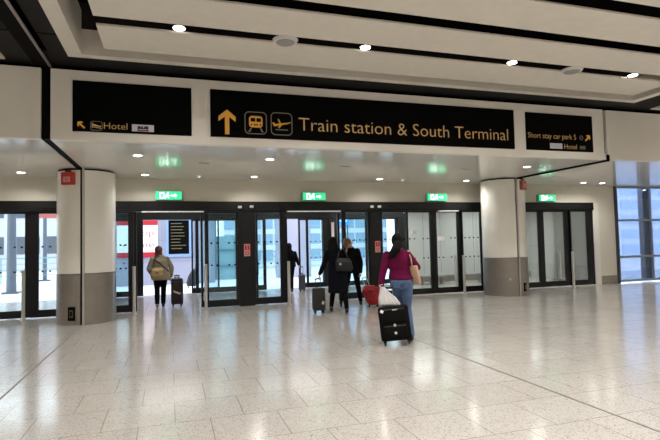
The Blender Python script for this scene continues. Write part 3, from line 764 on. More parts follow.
# lamp posts and railing on the left
def street_post(x, y, h, lab, r=0.11):
    t = thing('steel_post', lab, 'post', (x, y, 0))
    MB().cone((x, y, 0), (x, y, h), r, r * 0.8, 16).build('pole', mat('post_grey', (84, 90, 102), 0.5), t, smooth_angle=40)
    MB().box(x - 0.25, x + 0.25, y - 0.2, y + 0.2, 0, 0.06).build('base_plate', mat('post_grey', (84, 90, 102), 0.5), t)
    MB().box(x - 0.9, x + 0.9, y - 0.12, y + 0.12, h, h + 0.14).build('cross_arm', mat('post_grey', (84, 90, 102), 0.5), t)
street_post(-5.25, 20, 3.2, 'grey canopy post seen through the far left glass', 0.16)
street_post(-4.2, 24, 3.6, 'thinner grey canopy post behind the narrow glass by the left column', 0.12)
street_post(-5.7, 27, 3.4, 'grey canopy post farther back beyond the railing', 0.1)
def railing(x0, x1, y, lab):
    t = thing('railing', lab, 'railing', ((x0 + x1) / 2, y, 0))
    b = MB()
    for z in (0.35, 0.6, 0.85): b.box(x0, x1, y, y + 0.03, z, z + 0.03)
    b.build('bars', mat('rail_teal', (120, 158, 164), 0.4), t)
    MB().box(x0, x1, y - 0.02, y + 0.05, 1.1, 1.16).build('top_rail', mat('rail_teal', (120, 158, 164), 0.4), t)
    n = 7
    for k in range(n):
        x = x0 + (x1 - x0) * k / (n - 1); MB().box(x - 0.025, x + 0.025, y, y + 0.04, 0, 1.1).build('post', mat('rail_teal', (120, 158, 164), 0.4), t)
railing(-11, -3.2, 25.5, 'pale teal railing outside the left doors')
railing(4.2, 9.5, 25.0, 'pale teal railing outside the middle doors')
t = thing('canopy_fascia', 'red and grey canopy edge high outside the left doors', 'canopy', (-6, 22, 2.95))
MB().box(-12, -2.6, 22, 23.6, 3.0, 3.35).build('canopy_slab', mat('canopy_grey', (150, 148, 152), 0.5), t)
MB().box(-4.9, -3.2, 21.96, 22.0, 2.72, 3.2).build('red_panel', mat('canopy_red', (176, 92, 86), 0.5), t)

# ------------------------------------------------------------------ luggage
def suitcase(name, lab, loc, rotz, w, h, d, colr, tilt=0.0, lean=0.0, wheels=True, handle_h=0.4, handle_x=0.0, extras=None, rough=0.6, hm=(90, 90, 95), ridges=False, grp=None):
    t = thing(name, lab, 'suitcase', loc, rotz)
    t.rotation_euler = Euler((tilt, lean, rotz), 'XYZ')
    M = mat(name + '_cloth_%d_%d_%d' % colr, colr, rough, noise=0.12, nscale=30, bump=0.15, bscale=200, spec=0.5 if sum(colr) > 60 else 0.12)
    dk = mat('luggage_trim', (8, 8, 9), 0.7, spec=0.2)
    z0 = 0.06
    MB().box(-w / 2, w / 2, -d / 2, d / 2, z0, h, bevel=min(w, d) * 0.18, seg=4).build('shell', M, t, world=False, smooth_angle=40)
    if ridges:
        b = MB()
        for k in range(5):
            x = -w * 0.36 + k * w * 0.18; b.box(x - 0.01, x + 0.01, -d / 2 - 0.006, -d / 2 + 0.01, z0 + 0.06, h - 0.06, bevel=0.004)
        b.build('ribs', M, t, world=False)
    else:
        MB().box(-w * 0.38, w * 0.38, -d / 2 - 0.03, -d / 2 + 0.03, z0 + 0.05, h * 0.52, bevel=0.018, seg=3).build('lower_pocket', M, t, world=False, smooth_angle=40)
        MB().box(-w * 0.38, w * 0.38, -d / 2 - 0.022, -d / 2 + 0.03, h * 0.57, h - 0.06, bevel=0.016, seg=3).build('upper_pocket', M, t, world=False, smooth_angle=40)
        MB().box(-w * 0.36, w * 0.36, -d / 2 - 0.033, -d / 2 - 0.028, h * 0.475, h * 0.485).box(-w * 0.36, w * 0.36, -d / 2 - 0.026, -d / 2 - 0.02, h * 0.9, h * 0.91).build('zip', mat('zip_grey', (110, 108, 106), 0.4, 0.5), t, world=False)
    MB().path([(-w * 0.16, 0, h - 0.005), (-w * 0.13, 0, h + 0.03), (w * 0.13, 0, h + 0.03), (w * 0.16, 0, h - 0.005)], 0.011, 8).build('carry_handle', dk, t, world=False, smooth=True)
    hw = w * 0.2
    if handle_h > 0:
        hp = mat('trolley_handle_%d' % hm[0], hm, 0.35, 0.7)
        b = MB()
        b.cone((handle_x - hw, d * 0.32, h - 0.02), (handle_x - hw, d * 0.32, h + handle_h), 0.008, 0.008, 10)
        b.cone((handle_x + hw, d * 0.32, h - 0.02), (handle_x + hw, d * 0.32, h + handle_h), 0.008, 0.008, 10)
        b.build('trolley_handle', hp, t, world=False)
        MB().path([(handle_x - hw, d * 0.32, h + handle_h), (handle_x, d * 0.32, h + handle_h + 0.012), (handle_x + hw, d * 0.32, h + handle_h)], 0.014, 10).build('grip', dk, t, world=False, smooth=True)
    if wheels:
        for sx in (-1, 1):
            for sy in (-1, 1):
                x, y = sx * (w / 2 - 0.05), sy * (d / 2 - 0.04)
                wo = MB().cone((x - 0.014, y, 0.028), (x + 0.014, y, 0.028), 0.028, 0.028, 18).build('wheel', mat('wheel_black', (18, 18, 18), 0.5), t, world=False)
                MB().box(x - 0.02, x + 0.02, y - 0.02, y + 0.02, 0.035, 0.07).build('wheel_housing', dk, wo, world=False)
    return t

# ------------------------------------------------------------------ people
M_skin = mat('skin_light', (206, 158, 134), 0.55)
M_skin2 = mat('skin_tan', (176, 124, 98), 0.55)
def body_mb(J, k=1.0, female=True):
    """J: joints in local metres. one connected figure: head, neck, torso, arms, legs, hands, feet"""
    b = MB()
    H = Vector(J['head']); hr = J.get('hr', 0.1) * k
    yaw = J.get('head_yaw', 0)
    Rz = Matrix.Rotation(yaw, 3, 'Z')
    P = lambda x, y, z: H + Rz @ Vector((x, y, z))
    b.ball(P(0, 0, 0.015), (0.074, 0.092, 0.1), rot=(0, 0, yaw), seg=24)
    b.ball(P(0, 0.03, -0.045), (0.055, 0.065, 0.072), rot=(0, 0, yaw), seg=18)      # jaw
    b.ball(P(0, 0.085, -0.095), (0.02, 0.018, 0.016), seg=10)                        # chin
    b.cone(P(0, 0.088, 0.015), P(0, 0.113, -0.024), 0.008, 0.014, 10); b.ball(P(0, 0.108, -0.026), 0.015, seg=10)  # nose
    b.ball(P(0, 0.088, -0.058), (0.026, 0.012, 0.011), rot=(0, 0, yaw), seg=10)      # lips
    for s in (-1, 1):
        b.ball(P(s * 0.077, -0.005, -0.005), (0.012, 0.02, 0.032), rot=(0, 0, yaw), seg=10)  # ears
        b.ball(P(s * 0.032, 0.078, 0.03), (0.024, 0.015, 0.01), rot=(0, 0, yaw), seg=10)     # brows
    N = Vector(J['neck']); C = Vector(J['chest']); W = Vector(J['waist']); Pv = Vector(J['pelvis'])
    b.path([H + Vector((0, -0.02, -0.05)), N], [0.055, 0.06], 14)
    sh = J['shw']
    b.loft([(Pv.x, Pv.y, Pv.z - 0.09, 0.10, 0.085), (Pv.x, Pv.y, Pv.z, 0.165 * k, 0.115 * k), (W.x, W.y, (Pv.z + W.z) / 2, 0.15 * k, 0.105 * k), (W.x, W.y, W.z, 0.128 * k, 0.095 * k),
            (C.x, C.y, C.z, 0.155 * k, 0.11 * k), (N.x, N.y, N.z - 0.07, sh * 0.9, 0.085), (N.x, N.y, N.z - 0.02, sh * 0.55, 0.065), (N.x, N.y, N.z + 0.01, 0.06, 0.055)])
    for s in ('l', 'r'):
        S_, E_, W_ = [Vector(J[s + q]) for q in ('sho', 'elb', 'wri')]
        b.path([S_, S_.lerp(E_, 0.5), E_, E_.lerp(W_, 0.35), W_], [0.052, 0.044, 0.036, 0.035, 0.024], 12)
        hand(b, E_, W_, J.get(s + 'hand'), 1 if s == 'r' else -1, J.get(s + 'grip', 0.4))
        Hp, K, A = [Vector(J[s + q]) for q in ('hip', 'kne', 'ank')]
        b.path([Hp, Hp.lerp(K, 0.5), K, K.lerp(A, 0.3), K.lerp(A, 0.65), A], [0.088 * k, 0.074 * k, 0.054 * k, 0.056 * k, 0.042, 0.034], 14)
        td = Vector(J.get(s + 'toe', (0, 1, 0))).normalized()
        b.path([A + Vector((0, 0, -0.03)) - td * 0.03, A + td * 0.07 + Vector((0, 0, -0.045)), A + td * 0.14 + Vector((0, 0, -0.052))], [0.032, 0.03, 0.022], 10)
    return b
def hand(b, E_, W_, direction, side, grip):
    d = (Vector(direction) if direction else (W_ - E_)).normalized()
    up = Vector((0, 0, 1)) if abs(d.z) < 0.9 else Vector((0, 1, 0))
    a = Vector((0, 1, 0)) if abs(d.y) < 0.8 else Vector((1, 0, 0))      # across the palm
    a = (a - d * a.dot(d)).normalized()
    n = d.cross(a).normalized() * (-side)                              # curl direction: towards the body
    pc = W_ + d * 0.045
    q = d.to_track_quat('Z', 'Y').to_matrix()
    for t_ in (-0.026, -0.009, 0.009, 0.026):
        b.path([W_ + d * 0.005 + a * t_ * 0.6, W_ + d * 0.085 + a * t_], [0.014, 0.0125], 8)
    L = [0.058, 0.07, 0.074, 0.066]
    for k in range(4):
        o = W_ + d * 0.085 + a * (0.030 - k * 0.0205)
        ang = 0.25 + grip * 1.2; p = o; dd = d
        pts = [p]
        for j, fr in enumerate((0.45, 0.32, 0.23)):
            an = ang * (j + 0.6)
            v = d * math.cos(min(an, 2.9)) + n * math.sin(min(an, 2.9))
            p = p + v * L[3 - k] * fr * 1.1; pts.append(p)
        b.path(pts, [0.0095, 0.009, 0.008, 0.007], 8)
    o = W_ + d * 0.03 + a * 0.028
    b.path([o, o + a * 0.028 + d * 0.022 + n * 0.012, o + a * 0.032 + d * 0.05 + n * 0.026, o + a * 0.024 + d * 0.068 + n * 0.034], [0.013, 0.0115, 0.0095, 0.008], 8)
def eyes(J, t, brow):
    H = Vector(J['head']); Rz = Matrix.Rotation(J.get('head_yaw', 0), 3, 'Z')
    for s in (-1, 1):
        MB().ball(H + Rz @ Vector((s * 0.031, 0.085, 0.008)), 0.0115, seg=12).build('eye', mat('eye_white', (225, 220, 215), 0.3), t, world=False, smooth=True)
def shoe(t, A, td, m, heel=0.0, nm='shoe'):
    A = Vector(A); td = Vector(td).normalized(); b = MB()
    z0 = 0
    base = A.z - 0.075
    b.path([A + Vector((0, 0, 0.0)), A + Vector((0, 0, -0.03)) - td * 0.03, A + td * 0.075 + Vector((0, 0, -0.043)), A + td * 0.155 + Vector((0, 0, -0.05))], [0.041, 0.041, 0.037, 0.028], 12)
    b.path([A - td * 0.045 + Vector((0, 0, -0.06)), A + td * 0.15 + Vector((0, 0, -0.062))], [0.02, 0.02], 8)
    return blob(nm, b, m, t, 0.008, 3)
def trousers(t, J, m, k=1.0, flare=0.0, nm='trousers'):
    b = MB(); Pv = Vector(J['pelvis']); W = Vector(J['waist'])
    b.loft([(Pv.x, Pv.y, Pv.z - 0.11, 0.12, 0.1), (Pv.x, Pv.y - 0.012, Pv.z - 0.02, 0.18 * k, 0.135 * k), (Pv.x, Pv.y, Pv.z + 0.07, 0.165 * k, 0.12 * k), (W.x, W.y, Pv.z + 0.14, 0.148 * k, 0.11 * k)])
    for s in ('l', 'r'):
        Hp, K, A = [Vector(J[s + q]) for q in ('hip', 'kne', 'ank')]
        b.path([Hp, Hp.lerp(K, 0.5), K, K.lerp(A, 0.35), K.lerp(A, 0.93)], [0.1 * k, 0.086 * k, 0.066 * k, 0.066 * k, 0.05 + flare], 16)
        b.ball(Pv + Vector((0.075 * (1 if s == 'r' else -1), -0.05, -0.03)), 0.095 * k, seg=16)
    return blob(nm, b, m, t, 0.011, 3)
def top(t, J, m, k=1.0, hem=0.0, nm='jumper', flare=0.0, collar=0.03, cuff=0.95, ease=0.018):
    b = MB(); N = Vector(J['neck']); C = Vector(J['chest']); W = Vector(J['waist']); Pv = Vector(J['pelvis']); sh = J['shw']
    e = ease
    secs = []
    hz = Pv.z + hem
    secs.append((Pv.x, Pv.y, hz, (0.165 + flare) * k + e, (0.12 + flare) * k + e))
    if hz < Pv.z - 0.05: secs.append((Pv.x, Pv.y, Pv.z, 0.17 * k + e + flare * 0.4, 0.125 * k + e + flare * 0.4))
    secs += [(W.x, W.y, (W.z * 0.6 + Pv.z * 0.4), 0.15 * k + e, 0.11 * k + e), (W.x, W.y, W.z, 0.135 * k + e, 0.1 * k + e), (C.x, C.y, C.z, 0.16 * k + e, 0.118 * k + e),
             (N.x, N.y, N.z - 0.09, sh * 0.98 + e * 0.5, 0.095 + e), (N.x, N.y, N.z - 0.035, sh * 0.72 + e * 0.5, 0.075 + e), (N.x, N.y, N.z + collar, 0.062 + e, 0.06 + e)]
    b.loft(secs)
    for s in ('l', 'r'):
        S_, E_, W_ = [Vector(J[s + q]) for q in ('sho', 'elb', 'wri')]
        b.path([S_, S_.lerp(E_, 0.5), E_, E_.lerp(W_, 0.4), E_.lerp(W_, cuff)], [0.064 + e * 0.4, 0.056 + e * 0.4, 0.048 + e * 0.4, 0.044 + e * 0.4, 0.034 + e * 0.4], 14)
    return blob(nm, b, m, t, 0.011, 4)
def person(lab, loc, rotz, J, skin=None):
    t = thing('person', lab, 'person', loc, rotz)
    blob('body', body_mb(J, J.get('k', 1.0)), skin or M_skin, t, 0.0062, 2, 0.4)
    eyes(J, t, None)
    return t

# --- woman in magenta
A1 = -R(24)
J1 = dict(head=(-0.045, 0.02, 1.495), neck=(-0.045, 0.0, 1.36), chest=(-0.045, 0, 1.22), waist=(-0.02, 0, 1.06), pelvis=(0.0, 0, 0.89), shw=0.185, head_yaw=R(8),
          lsho=(-0.205, 0.0, 1.285), lelb=(-0.275, -0.03, 1.03), lwri=(-0.315, -0.10, 0.835), lhand=(-0.1, -0.25, -1), lgrip=0.9,
          rsho=(0.10, 0.0, 1.285), relb=(0.245, 0.03, 1.10), rwri=(0.16, 0.23, 1.10), rgrip=0.7,
          lhip=(-0.085, 0, 0.86), lkne=(0.0, 0.20, 0.50), lank=(0.035, 0.30, 0.11), ltoe=(0, 1, -0.05),
          rhip=(0.085, 0, 0.86), rkne=(0.08, 0.03, 0.49), rank=(0.12, -0.05, 0.085), rtoe=(0.1, 1, 0), k=0.98)
p1 = person('woman seen from behind in a magenta top and blue jeans pulling a black suitcase', (3.34, 6.95, 0), A1, J1, M_skin2)
mj = mat('blue_denim', (84, 106, 142), 0.8, noise=0.22, nscale=7, bump=0.2, bscale=150)
trousers(p1, J1, mj, 0.93, 0.006, 'jeans')
for s in (-1, 1):
    MB().box(s * 0.075 - 0.05, s * 0.075 + 0.05, -0.165, -0.135, 0.80, 0.90, bevel=0.01).build('back_pocket', mat('denim_pocket', (70, 90, 124), 0.8), p1, world=False)
top(p1, J1, mat('magenta_knit', (98, 16, 58), 0.95, spec=0.15, noise=0.12, nscale=25, bump=0.3, bscale=90), 1.0, 0.035, 'magenta_top', 0.012)
for q, tt in (('l', (0, 1, 0)), ('r', (0.1, 1, 0))): shoe(p1, J1[q + 'ank'], tt, mat('shoe_dark', (24, 22, 24), 0.5))
b = MB(); H = Vector(J1['head'])
b.ball(H + Vector((0, -0.02, 0.028)), (0.092, 0.107, 0.105), seg=24)
b.ball(H + Vector((0, -0.055, -0.04)), (0.078, 0.07, 0.08), seg=18)
b.path([H + Vector((0, -0.10, -0.04)), H + Vector((-0.03, -0.145, -0.12)), H + Vector((-0.075, -0.15, -0.19)), H + Vector((-0.13, -0.13, -0.25))], [0.062, 0.07, 0.06, 0.022], 14)
blob('hair', b, mat('hair_black', (5, 4, 5), 0.75, spec=0.2, noise=0.3, nscale=40), p1, 0.01, 3)
# tote bag hanging on her right shoulder: a thing of its own
t = thing('tote_bag', 'beige tote bag hanging from the right shoulder of the woman in magenta', 'bag', (3.34, 6.95, 0), A1)
MB().box(0.165, 0.215, -0.10, 0.10, 0.84, 1.13, rot=(R(-4), R(-12), R(48)), bevel=0.02, seg=3).build('bag_body', mat('tote_beige', (206, 168, 138), 0.8, noise=0.08, nscale=9), t, world=False, smooth_angle=50)
MB().path([(0.165, -0.06, 1.11), (0.15, -0.08, 1.24), (0.11, -0.02, 1.355), (0.13, 0.07, 1.26), (0.19, 0.06, 1.11)], 0.011, 8).build('strap', mat('tote_strap', (196, 158, 130), 0.8), t, world=False, smooth=True)

s1 = suitcase('suitcase', 'large black fabric suitcase pulled by the woman in magenta', (3.13, 6.70, 0.005), A1, 0.44, 0.56, 0.24, (7, 7, 8), tilt=R(-8), lean=R(-6), handle_h=0.26, handle_x=-0.06, hm=(150, 150, 155))
MB().ball((0.0, -0.155, 0.17), (0.02, 0.008, 0.02), seg=12).build('badge', M_steel, s1, world=False)
MB().ball((0.0, -0.155, 0.28), (0.02, 0.008, 0.02), seg=12).build('badge', M_steel, s1, world=False)
MB().box(-0.01, 0.06, -0.15, -0.143, 0.49, 0.505).build('logo_plate', M_steel, s1, world=False)
MB().box(-0.185, -0.14, -0.15, -0.143, 0.47, 0.51, rot=(0, R(35), 0)).build('luggage_tag', M_white, s1, world=False)
# white carrier bag resting on the suitcase
t = thing('carrier_bag', 'white plastic carrier bag slumped on top of the black suitcase', 'bag', (3.15, 6.84, 0), A1)
b = MB()
b.loft([(-0.07, 0.0, 0.52, 0.13, 0.06), (-0.06, 0.0, 0.58, 0.165, 0.075), (-0.09, 0.0, 0.66, 0.135, 0.06), (-0.13, 0.0, 0.75, 0.075, 0.04), (-0.16, 0.0, 0.83, 0.028, 0.025)], 20)
for k in range(11):
    x = -0.20 + 0.026 * k
    b.path([(-0.155 + 0.002 * k, -0.02, 0.80), (x * 0.9 - 0.02, -0.065, 0.68 - 0.01 * (k % 3)), (x + 0.02, -0.085, 0.57 + 0.02 * (k % 2))], [0.007, 0.012, 0.019], 8)
blob('bag_body', b, mat('plastic_white', (200, 197, 196), 0.35, noise=0.08, nscale=14, bump=0.5, bscale=25), t, 0.01, 2)
MB().path([(-0.17, 0, 0.80), (-0.205, -0.01, 0.85), (-0.165, 0.0, 0.86)], 0.008, 8).build('bag_handle', mat('plastic_white'  , (0, 0, 0)), t, world=False, smooth=True)

# --- woman in dark coat
A2 = -R(18)
J2 = dict(head=(-0.10, 0.02, 1.50), neck=(-0.06, 0, 1.36), chest=(-0.04, 0, 1.22), waist=(-0.02, 0, 1.06), pelvis=(0.0, 0, 0.90), shw=0.19,
          lsho=(-0.21, 0.0, 1.29), lelb=(-0.30, -0.02, 1.03), lwri=(-0.39, -0.02, 0.84), lhand=(-0.25, -0.05, -1), lgrip=0.9,
          rsho=(0.12, 0.0, 1.29), relb=(0.22, -0.04, 1.06), rwri=(0.20, 0.12, 0.90), rgrip=0.6,
          lhip=(-0.085, 0, 0.86), lkne=(-0.11, 0.16, 0.50), lank=(-0.16, 0.10, 0.11), ltoe=(0, 1, -0.3),
          rhip=(0.085, 0, 0.86), rkne=(0.13, -0.02, 0.49), rank=(0.17, -0.22, 0.10), rtoe=(0.05, 1, -0.15), k=0.98)
p2 = person('woman with long dark hair in a knee-length navy coat walking towards the doors', (3.43, 10.24, 0), A2, J2, M_skin)
navy = mat('navy_coat', (10, 11, 22), 0.9, spec=0.15, noise=0.15, nscale=15)
trousers(p2, J2, mat('black_tights', (7, 6, 8), 0.9, spec=0.15), 0.92, -0.005, 'black_trousers')
top(p2, J2, navy, 1.0, -0.47, 'navy_coat', 0.035, 0.03, 0.97, 0.022)
for q, tt in (('l', (0, 1, -0.3)), ('r', (0.05, 1, -0.15))): shoe(p2, J2[q + 'ank'], tt, mat('boot_black', (16, 15, 17), 0.4), nm='boot')
b = MB(); H = Vector(J2['head'])
b.ball(H + Vector((0, -0.02, 0.03)), (0.1, 0.11, 0.105), seg=24)
b.loft([(H.x + 0.01, -0.11, 1.27, 0.07, 0.03), (H.x + 0.005, -0.095, 1.33, 0.11, 0.05), (H.x, -0.05, 1.42, 0.115, 0.08), (H.x, -0.02, 1.50, 0.105, 0.095), (H.x, -0.01, 1.56, 0.085, 0.09)], 20)
blob('hair', b, mat('hair_dark', (5, 4, 5), 0.75, spec=0.2, noise=0.3, nscale=40), p2, 0.01, 3)
t = thing('shoulder_bag', 'large black shoulder bag on the right hip of the woman in the navy coat', 'bag', (3.43, 10.24, 0), A2)
bb = MB(); bb.loft([(0.13, -0.16, 0.89, 0.15, 0.05), (0.13, -0.17, 0.95, 0.19, 0.075), (0.12, -0.17, 1.08, 0.175, 0.065), (0.11, -0.165, 1.17, 0.14, 0.035)], 20, 2.8)
blob('bag_body', bb, mat('bag_leather', (8, 8, 10), 0.45, bump=0.3, bscale=80), t, 0.01, 2)
MB().path([(-0.01, -0.17, 1.16), (0.03, -0.14, 1.30), (0.11, -0.04, 1.375), (0.17, -0.10, 1.30), (0.22, -0.16, 1.15)], 0.012, 8).build('strap', mat('bag_strap', (18, 17, 19), 0.4), t, world=False, smooth=True)
MB().box(0.03, 0.075, -0.243, -0.236, 1.03, 1.07).build('buckle', M_steel, t, world=False)
s2 = suitcase('suitcase', 'grey cabin suitcase at the left hand of the woman in the navy coat', (3.04, 10.42, 0.0), A2 + R(12), 0.27, 0.54, 0.2, (38, 36, 35), handle_h=0.18, ridges=True, rough=0.4, hm=(60, 60, 62))
MB().box(0.05, 0.10, -0.115, -0.105, 0.19, 0.26, rot=(0, R(20), 0)).build('luggage_tag', mat('tag_grey', (170, 168, 164), 0.5), s2, world=False)

# --- fair haired person in black coat
A3 = -R(22)
J3 = dict(head=(-0.05, 0.03, 1.485), neck=(0.0, 0, 1.36), chest=(0.03, 0, 1.22), waist=(0.04, 0, 1.06), pelvis=(0.04, 0, 0.90), shw=0.185, head_yaw=R(-70),
          lsho=(-0.12, 0.0, 1.29), lelb=(-0.18, 0.04, 1.04), lwri=(-0.15, 0.14, 0.86), lgrip=0.5,
          rsho=(0.17, 0.0, 1.29), relb=(0.245, -0.03, 1.02), rwri=(0.24, -0.08, 0.80), rhand=(0, -0.2, -1), rgrip=0.9,
          lhip=(-0.05, 0, 0.87), lkne=(-0.10, 0.10, 0.50), lank=(-0.24, -0.12, 0.13), ltoe=(0, 1, -0.5),
          rhip=(0.12, 0, 0.87), rkne=(0.16, 0.12, 0.49), rank=(0.22, 0.16, 0.09), rtoe=(0.1, 1, 0), k=0.97)
p3 = person('fair-haired woman in a black jacket and trousers turning her head beside the navy coat', (4.05, 11.15, 0), A3, J3, M_skin)
blk = mat('black_wool', (7, 7, 9), 0.9, spec=0.15, noise=0.15, nscale=15)
trousers(p3, J3, mat('black_cloth', (8, 8, 10), 0.9, spec=0.15), 0.92, 0.0, 'black_trousers')
top(p3, J3, blk, 1.0, -0.12, 'black_jacket', 0.02, 0.03, 0.97, 0.024)
for q, tt in (('l', (0, 1, -0.5)), ('r', (0.1, 1, 0))): shoe(p3, J3[q + 'ank'], tt, mat('boot_black', (16, 15, 17), 0.4), nm='boot')
b = MB(); H = Vector(J3['head'])
b.ball(H + Vector((-0.02, -0.012, 0.035)), (0.1, 0.095, 0.095), seg=24)
b.ball(H + Vector((-0.05, -0.02, -0.03)), (0.065, 0.08, 0.08), seg=18)
blob('hair', b, mat('hair_fair', (120, 88, 58), 0.55, noise=0.3, nscale=40), p3, 0.01, 3)
b = MB()
for k in range(14):
    a = 2 * PI * k / 14; b.ball((0.0 - 0.01 + 0.075 * math.cos(a), 0.0 + 0.075 * math.sin(a), 1.385 + 0.01 * math.sin(3 * a)), 0.028, seg=10)
b.path([(-0.07, -0.06, 1.37), (-0.10, -0.12, 1.27), (-0.10, -0.13, 1.18)], [0.03, 0.028, 0.02], 10)
blob('scarf', b, mat('scarf_taupe', (150, 130, 118), 0.85, noise=0.2, nscale=25), p3, 0.01, 2)
# red holdall on a trolley
t = thing('holdall', 'bright red soft wheeled holdall pulled behind the fair-haired woman', 'bag', (4.42, 10.78, 0), A3)
b = MB()
b.loft([(0.03, 0, 0.06, 0.10, 0.09), (0.02, 0, 0.16, 0.165, 0.13), (-0.01, 0, 0.30, 0.185, 0.14), (-0.04, 0, 0.42, 0.17, 0.12), (-0.04, 0, 0.50, 0.11, 0.07)], 22, 2.5)
b.ball((-0.13, -0.06, 0.36), (0.09, 0.07, 0.1), seg=14); b.ball((0.1, -0.05, 0.40), (0.08, 0.07, 0.08), seg=14)
blob('bag_body', b, mat('red_nylon', (150, 12, 24), 0.5, noise=0.2, nscale=9, bump=0.5, bscale=14), t, 0.011, 2)
MB().path([(-0.13, 0.05, 0.44), (-0.22, 0.09, 0.66)], 0.009, 8).path([(-0.03, 0.05, 0.46), (-0.12, 0.09, 0.68)], 0.009, 8).path([(-0.22, 0.09, 0.66), (-0.12, 0.09, 0.68)], 0.012, 8).build('trolley_handle', mat('trolley_alu', (190, 190, 190), 0.3, 0.6), t, world=False, smooth=True)
for s in (-1, 1): MB().cone((0.03 + s * 0.09 - 0.014, 0.03, 0.035), (0.03 + s * 0.09 + 0.014, 0.03, 0.035), 0.035, 0.035, 18).build('wheel', mat('wheel_black', (18, 18, 18), 0.5), t, world=False)
MB().path([(-0.1, -0.12, 0.42), (-0.02, -0.17, 0.36), (0.07, -0.14, 0.42)], 0.012, 8).build('carry_strap', mat('red_dark', (110, 14, 22), 0.6), t, world=False, smooth=True)

# --- distant figure in black in the second doorway
A4 = -R(13)
J4 = dict(head=(-0.07, 0.03, 1.40), neck=(-0.05, 0, 1.27), chest=(-0.03, 0, 1.14), waist=(-0.04, 0, 0.99), pelvis=(-0.05, 0, 0.84), shw=0.18, head_yaw=R(5),
          lsho=(-0.19, 0.0, 1.20), lelb=(-0.24, -0.02, 0.97), lwri=(-0.22, 0.1, 0.82), lgrip=0.4,
          rsho=(0.10, 0.0, 1.20), relb=(0.17, 0.0, 1.0), rwri=(0.22, -0.02, 0.84), rhand=(0.3, 0, -0.8), rgrip=0.8,
          lhip=(-0.13, 0, 0.81), lkne=(-0.10, 0.14, 0.46), lank=(-0.09, 0.20, 0.10),
          rhip=(0.02, 0, 0.81), rkne=(0.0, 0.02, 0.46), rank=(0.0, -0.10, 0.09), k=0.93)
p4 = person('distant figure in black framed by the second doorway', (3.62, 15.35, 0), A4, J4, M_skin)
trousers(p4, J4, mat('black_cloth', (8, 8, 10), 0.9, spec=0.15), 0.88, 0.0, 'black_trousers')
top(p4, J4, blk, 0.95, -0.06, 'black_jacket', 0.01, 0.03, 0.97, 0.02)
for q in 'lr': shoe(p4, J4[q + 'ank'], (0, 1, 0), mat('boot_black', (16, 15, 17), 0.4))
b = MB(); H = Vector(J4['head']); b.ball(H + Vector((0, -0.02, 0.03)), (0.092, 0.105, 0.1), seg=20); b.ball(H + Vector((0, -0.05, -0.07)), (0.085, 0.06, 0.09), seg=16)
blob('hair', b, mat('hair_dark', (5, 4, 5), 0.75, spec=0.2), p4, 0.01, 3)
suitcase('suitcase', 'pale grey cabin suitcase beside the distant figure in black', (3.93, 15.3, 0.0), A4, 0.22, 0.54, 0.2, (84, 86, 94), handle_h=0.22, ridges=True, rough=0.35, hm=(100, 100, 104))

# --- woman in beige jacket, left doorway
A5 = R(1)
J5 = dict(head=(-0.02, 0.02, 1.40), neck=(0.0, 0, 1.27), chest=(0.01, 0, 1.14), waist=(0.02, 0, 0.98), pelvis=(0.03, 0, 0.82), shw=0.2, head_yaw=R(-10),
          lsho=(-0.155, 0.0, 1.19), lelb=(-0.25, -0.02, 0.97), lwri=(-0.20, 0.14, 0.84), lgrip=0.5,
          rsho=(0.17, 0.0, 1.19), relb=(0.285, -0.02, 0.98), rwri=(0.27, 0.04, 0.76), rhand=(0.05, 0.05, -1), rgrip=0.9,
          lhip=(-0.06, 0, 0.79), lkne=(-0.06, 0.03, 0.45), lank=(-0.06, -0.02, 0.09),
          rhip=(0.10, 0, 0.79), rkne=(0.09, 0.10, 0.45), rank=(0.08, 0.05, 0.09), k=1.05)
p5 = person('woman with brown hair in a beige jacket and black trousers in the first doorway', (-0.25, 13.15, 0), A5, J5, M_skin)
trousers(p5, J5, mat('black_cloth', (8, 8, 10), 0.9, spec=0.15), 0.98, 0.006, 'black_trousers')
top(p5, J5, mat('beige_tweed', (150, 140, 120), 0.9, noise=0.15, nscale=40), 1.08, -0.14, 'beige_jacket', 0.012, 0.03, 0.95, 0.028)
shoe(p5, J5['lank'], (0, 1, 0), mat('shoe_tan', (128, 112, 92), 0.6)); shoe(p5, J5['rank'], (0, 1, 0), mat('shoe_dark', (24, 22, 24), 0.5))
b = MB(); H = Vector(J5['head']); b.ball(H + Vector((0, -0.02, 0.03)), (0.095, 0.107, 0.1), seg=20); b.ball(H + Vector((0, -0.04, -0.07)), (0.095, 0.07, 0.085), seg=16)
blob('hair', b, mat('hair_brown', (92, 48, 34), 0.5, noise=0.25, nscale=40), p5, 0.01, 3)
t = thing('handbag', 'tan handbag slung across the back of the woman in the beige jacket', 'bag', (-0.25, 13.15, 0), A5)
b = MB(); b.loft([(-0.06, -0.20, 0.72, 0.13, 0.05), (-0.06, -0.215, 0.80, 0.155, 0.075), (-0.05, -0.21, 0.93, 0.14, 0.06), (-0.04, -0.20, 1.0, 0.10, 0.03)], 20, 2.6)
blob('bag_body', b, mat('tan_leather', (172, 144, 104), 0.5, noise=0.15, nscale=12, bump=0.3, bscale=50), t, 0.01, 2)
MB().box(-0.10, -0.02, -0.3, -0.286, 0.84, 0.90, bevel=0.004).build('flap_pocket', mat('tan_dark', (138, 112, 78), 0.5), t, world=False)
MB().path([(-0.15, -0.20, 0.95), (-0.14, -0.185, 1.1), (-0.09, -0.15, 1.27), (-0.04, -0.08, 1.30)], 0.014, 8).path([(-0.13, -0.18, 1.2), (0.0, -0.195, 1.10), (0.13, -0.19, 0.98), (0.2, -0.16, 0.90)], 0.014, 8).build('strap', mat('strap_dark', (40, 34, 34), 0.5), t, world=False, smooth=True)
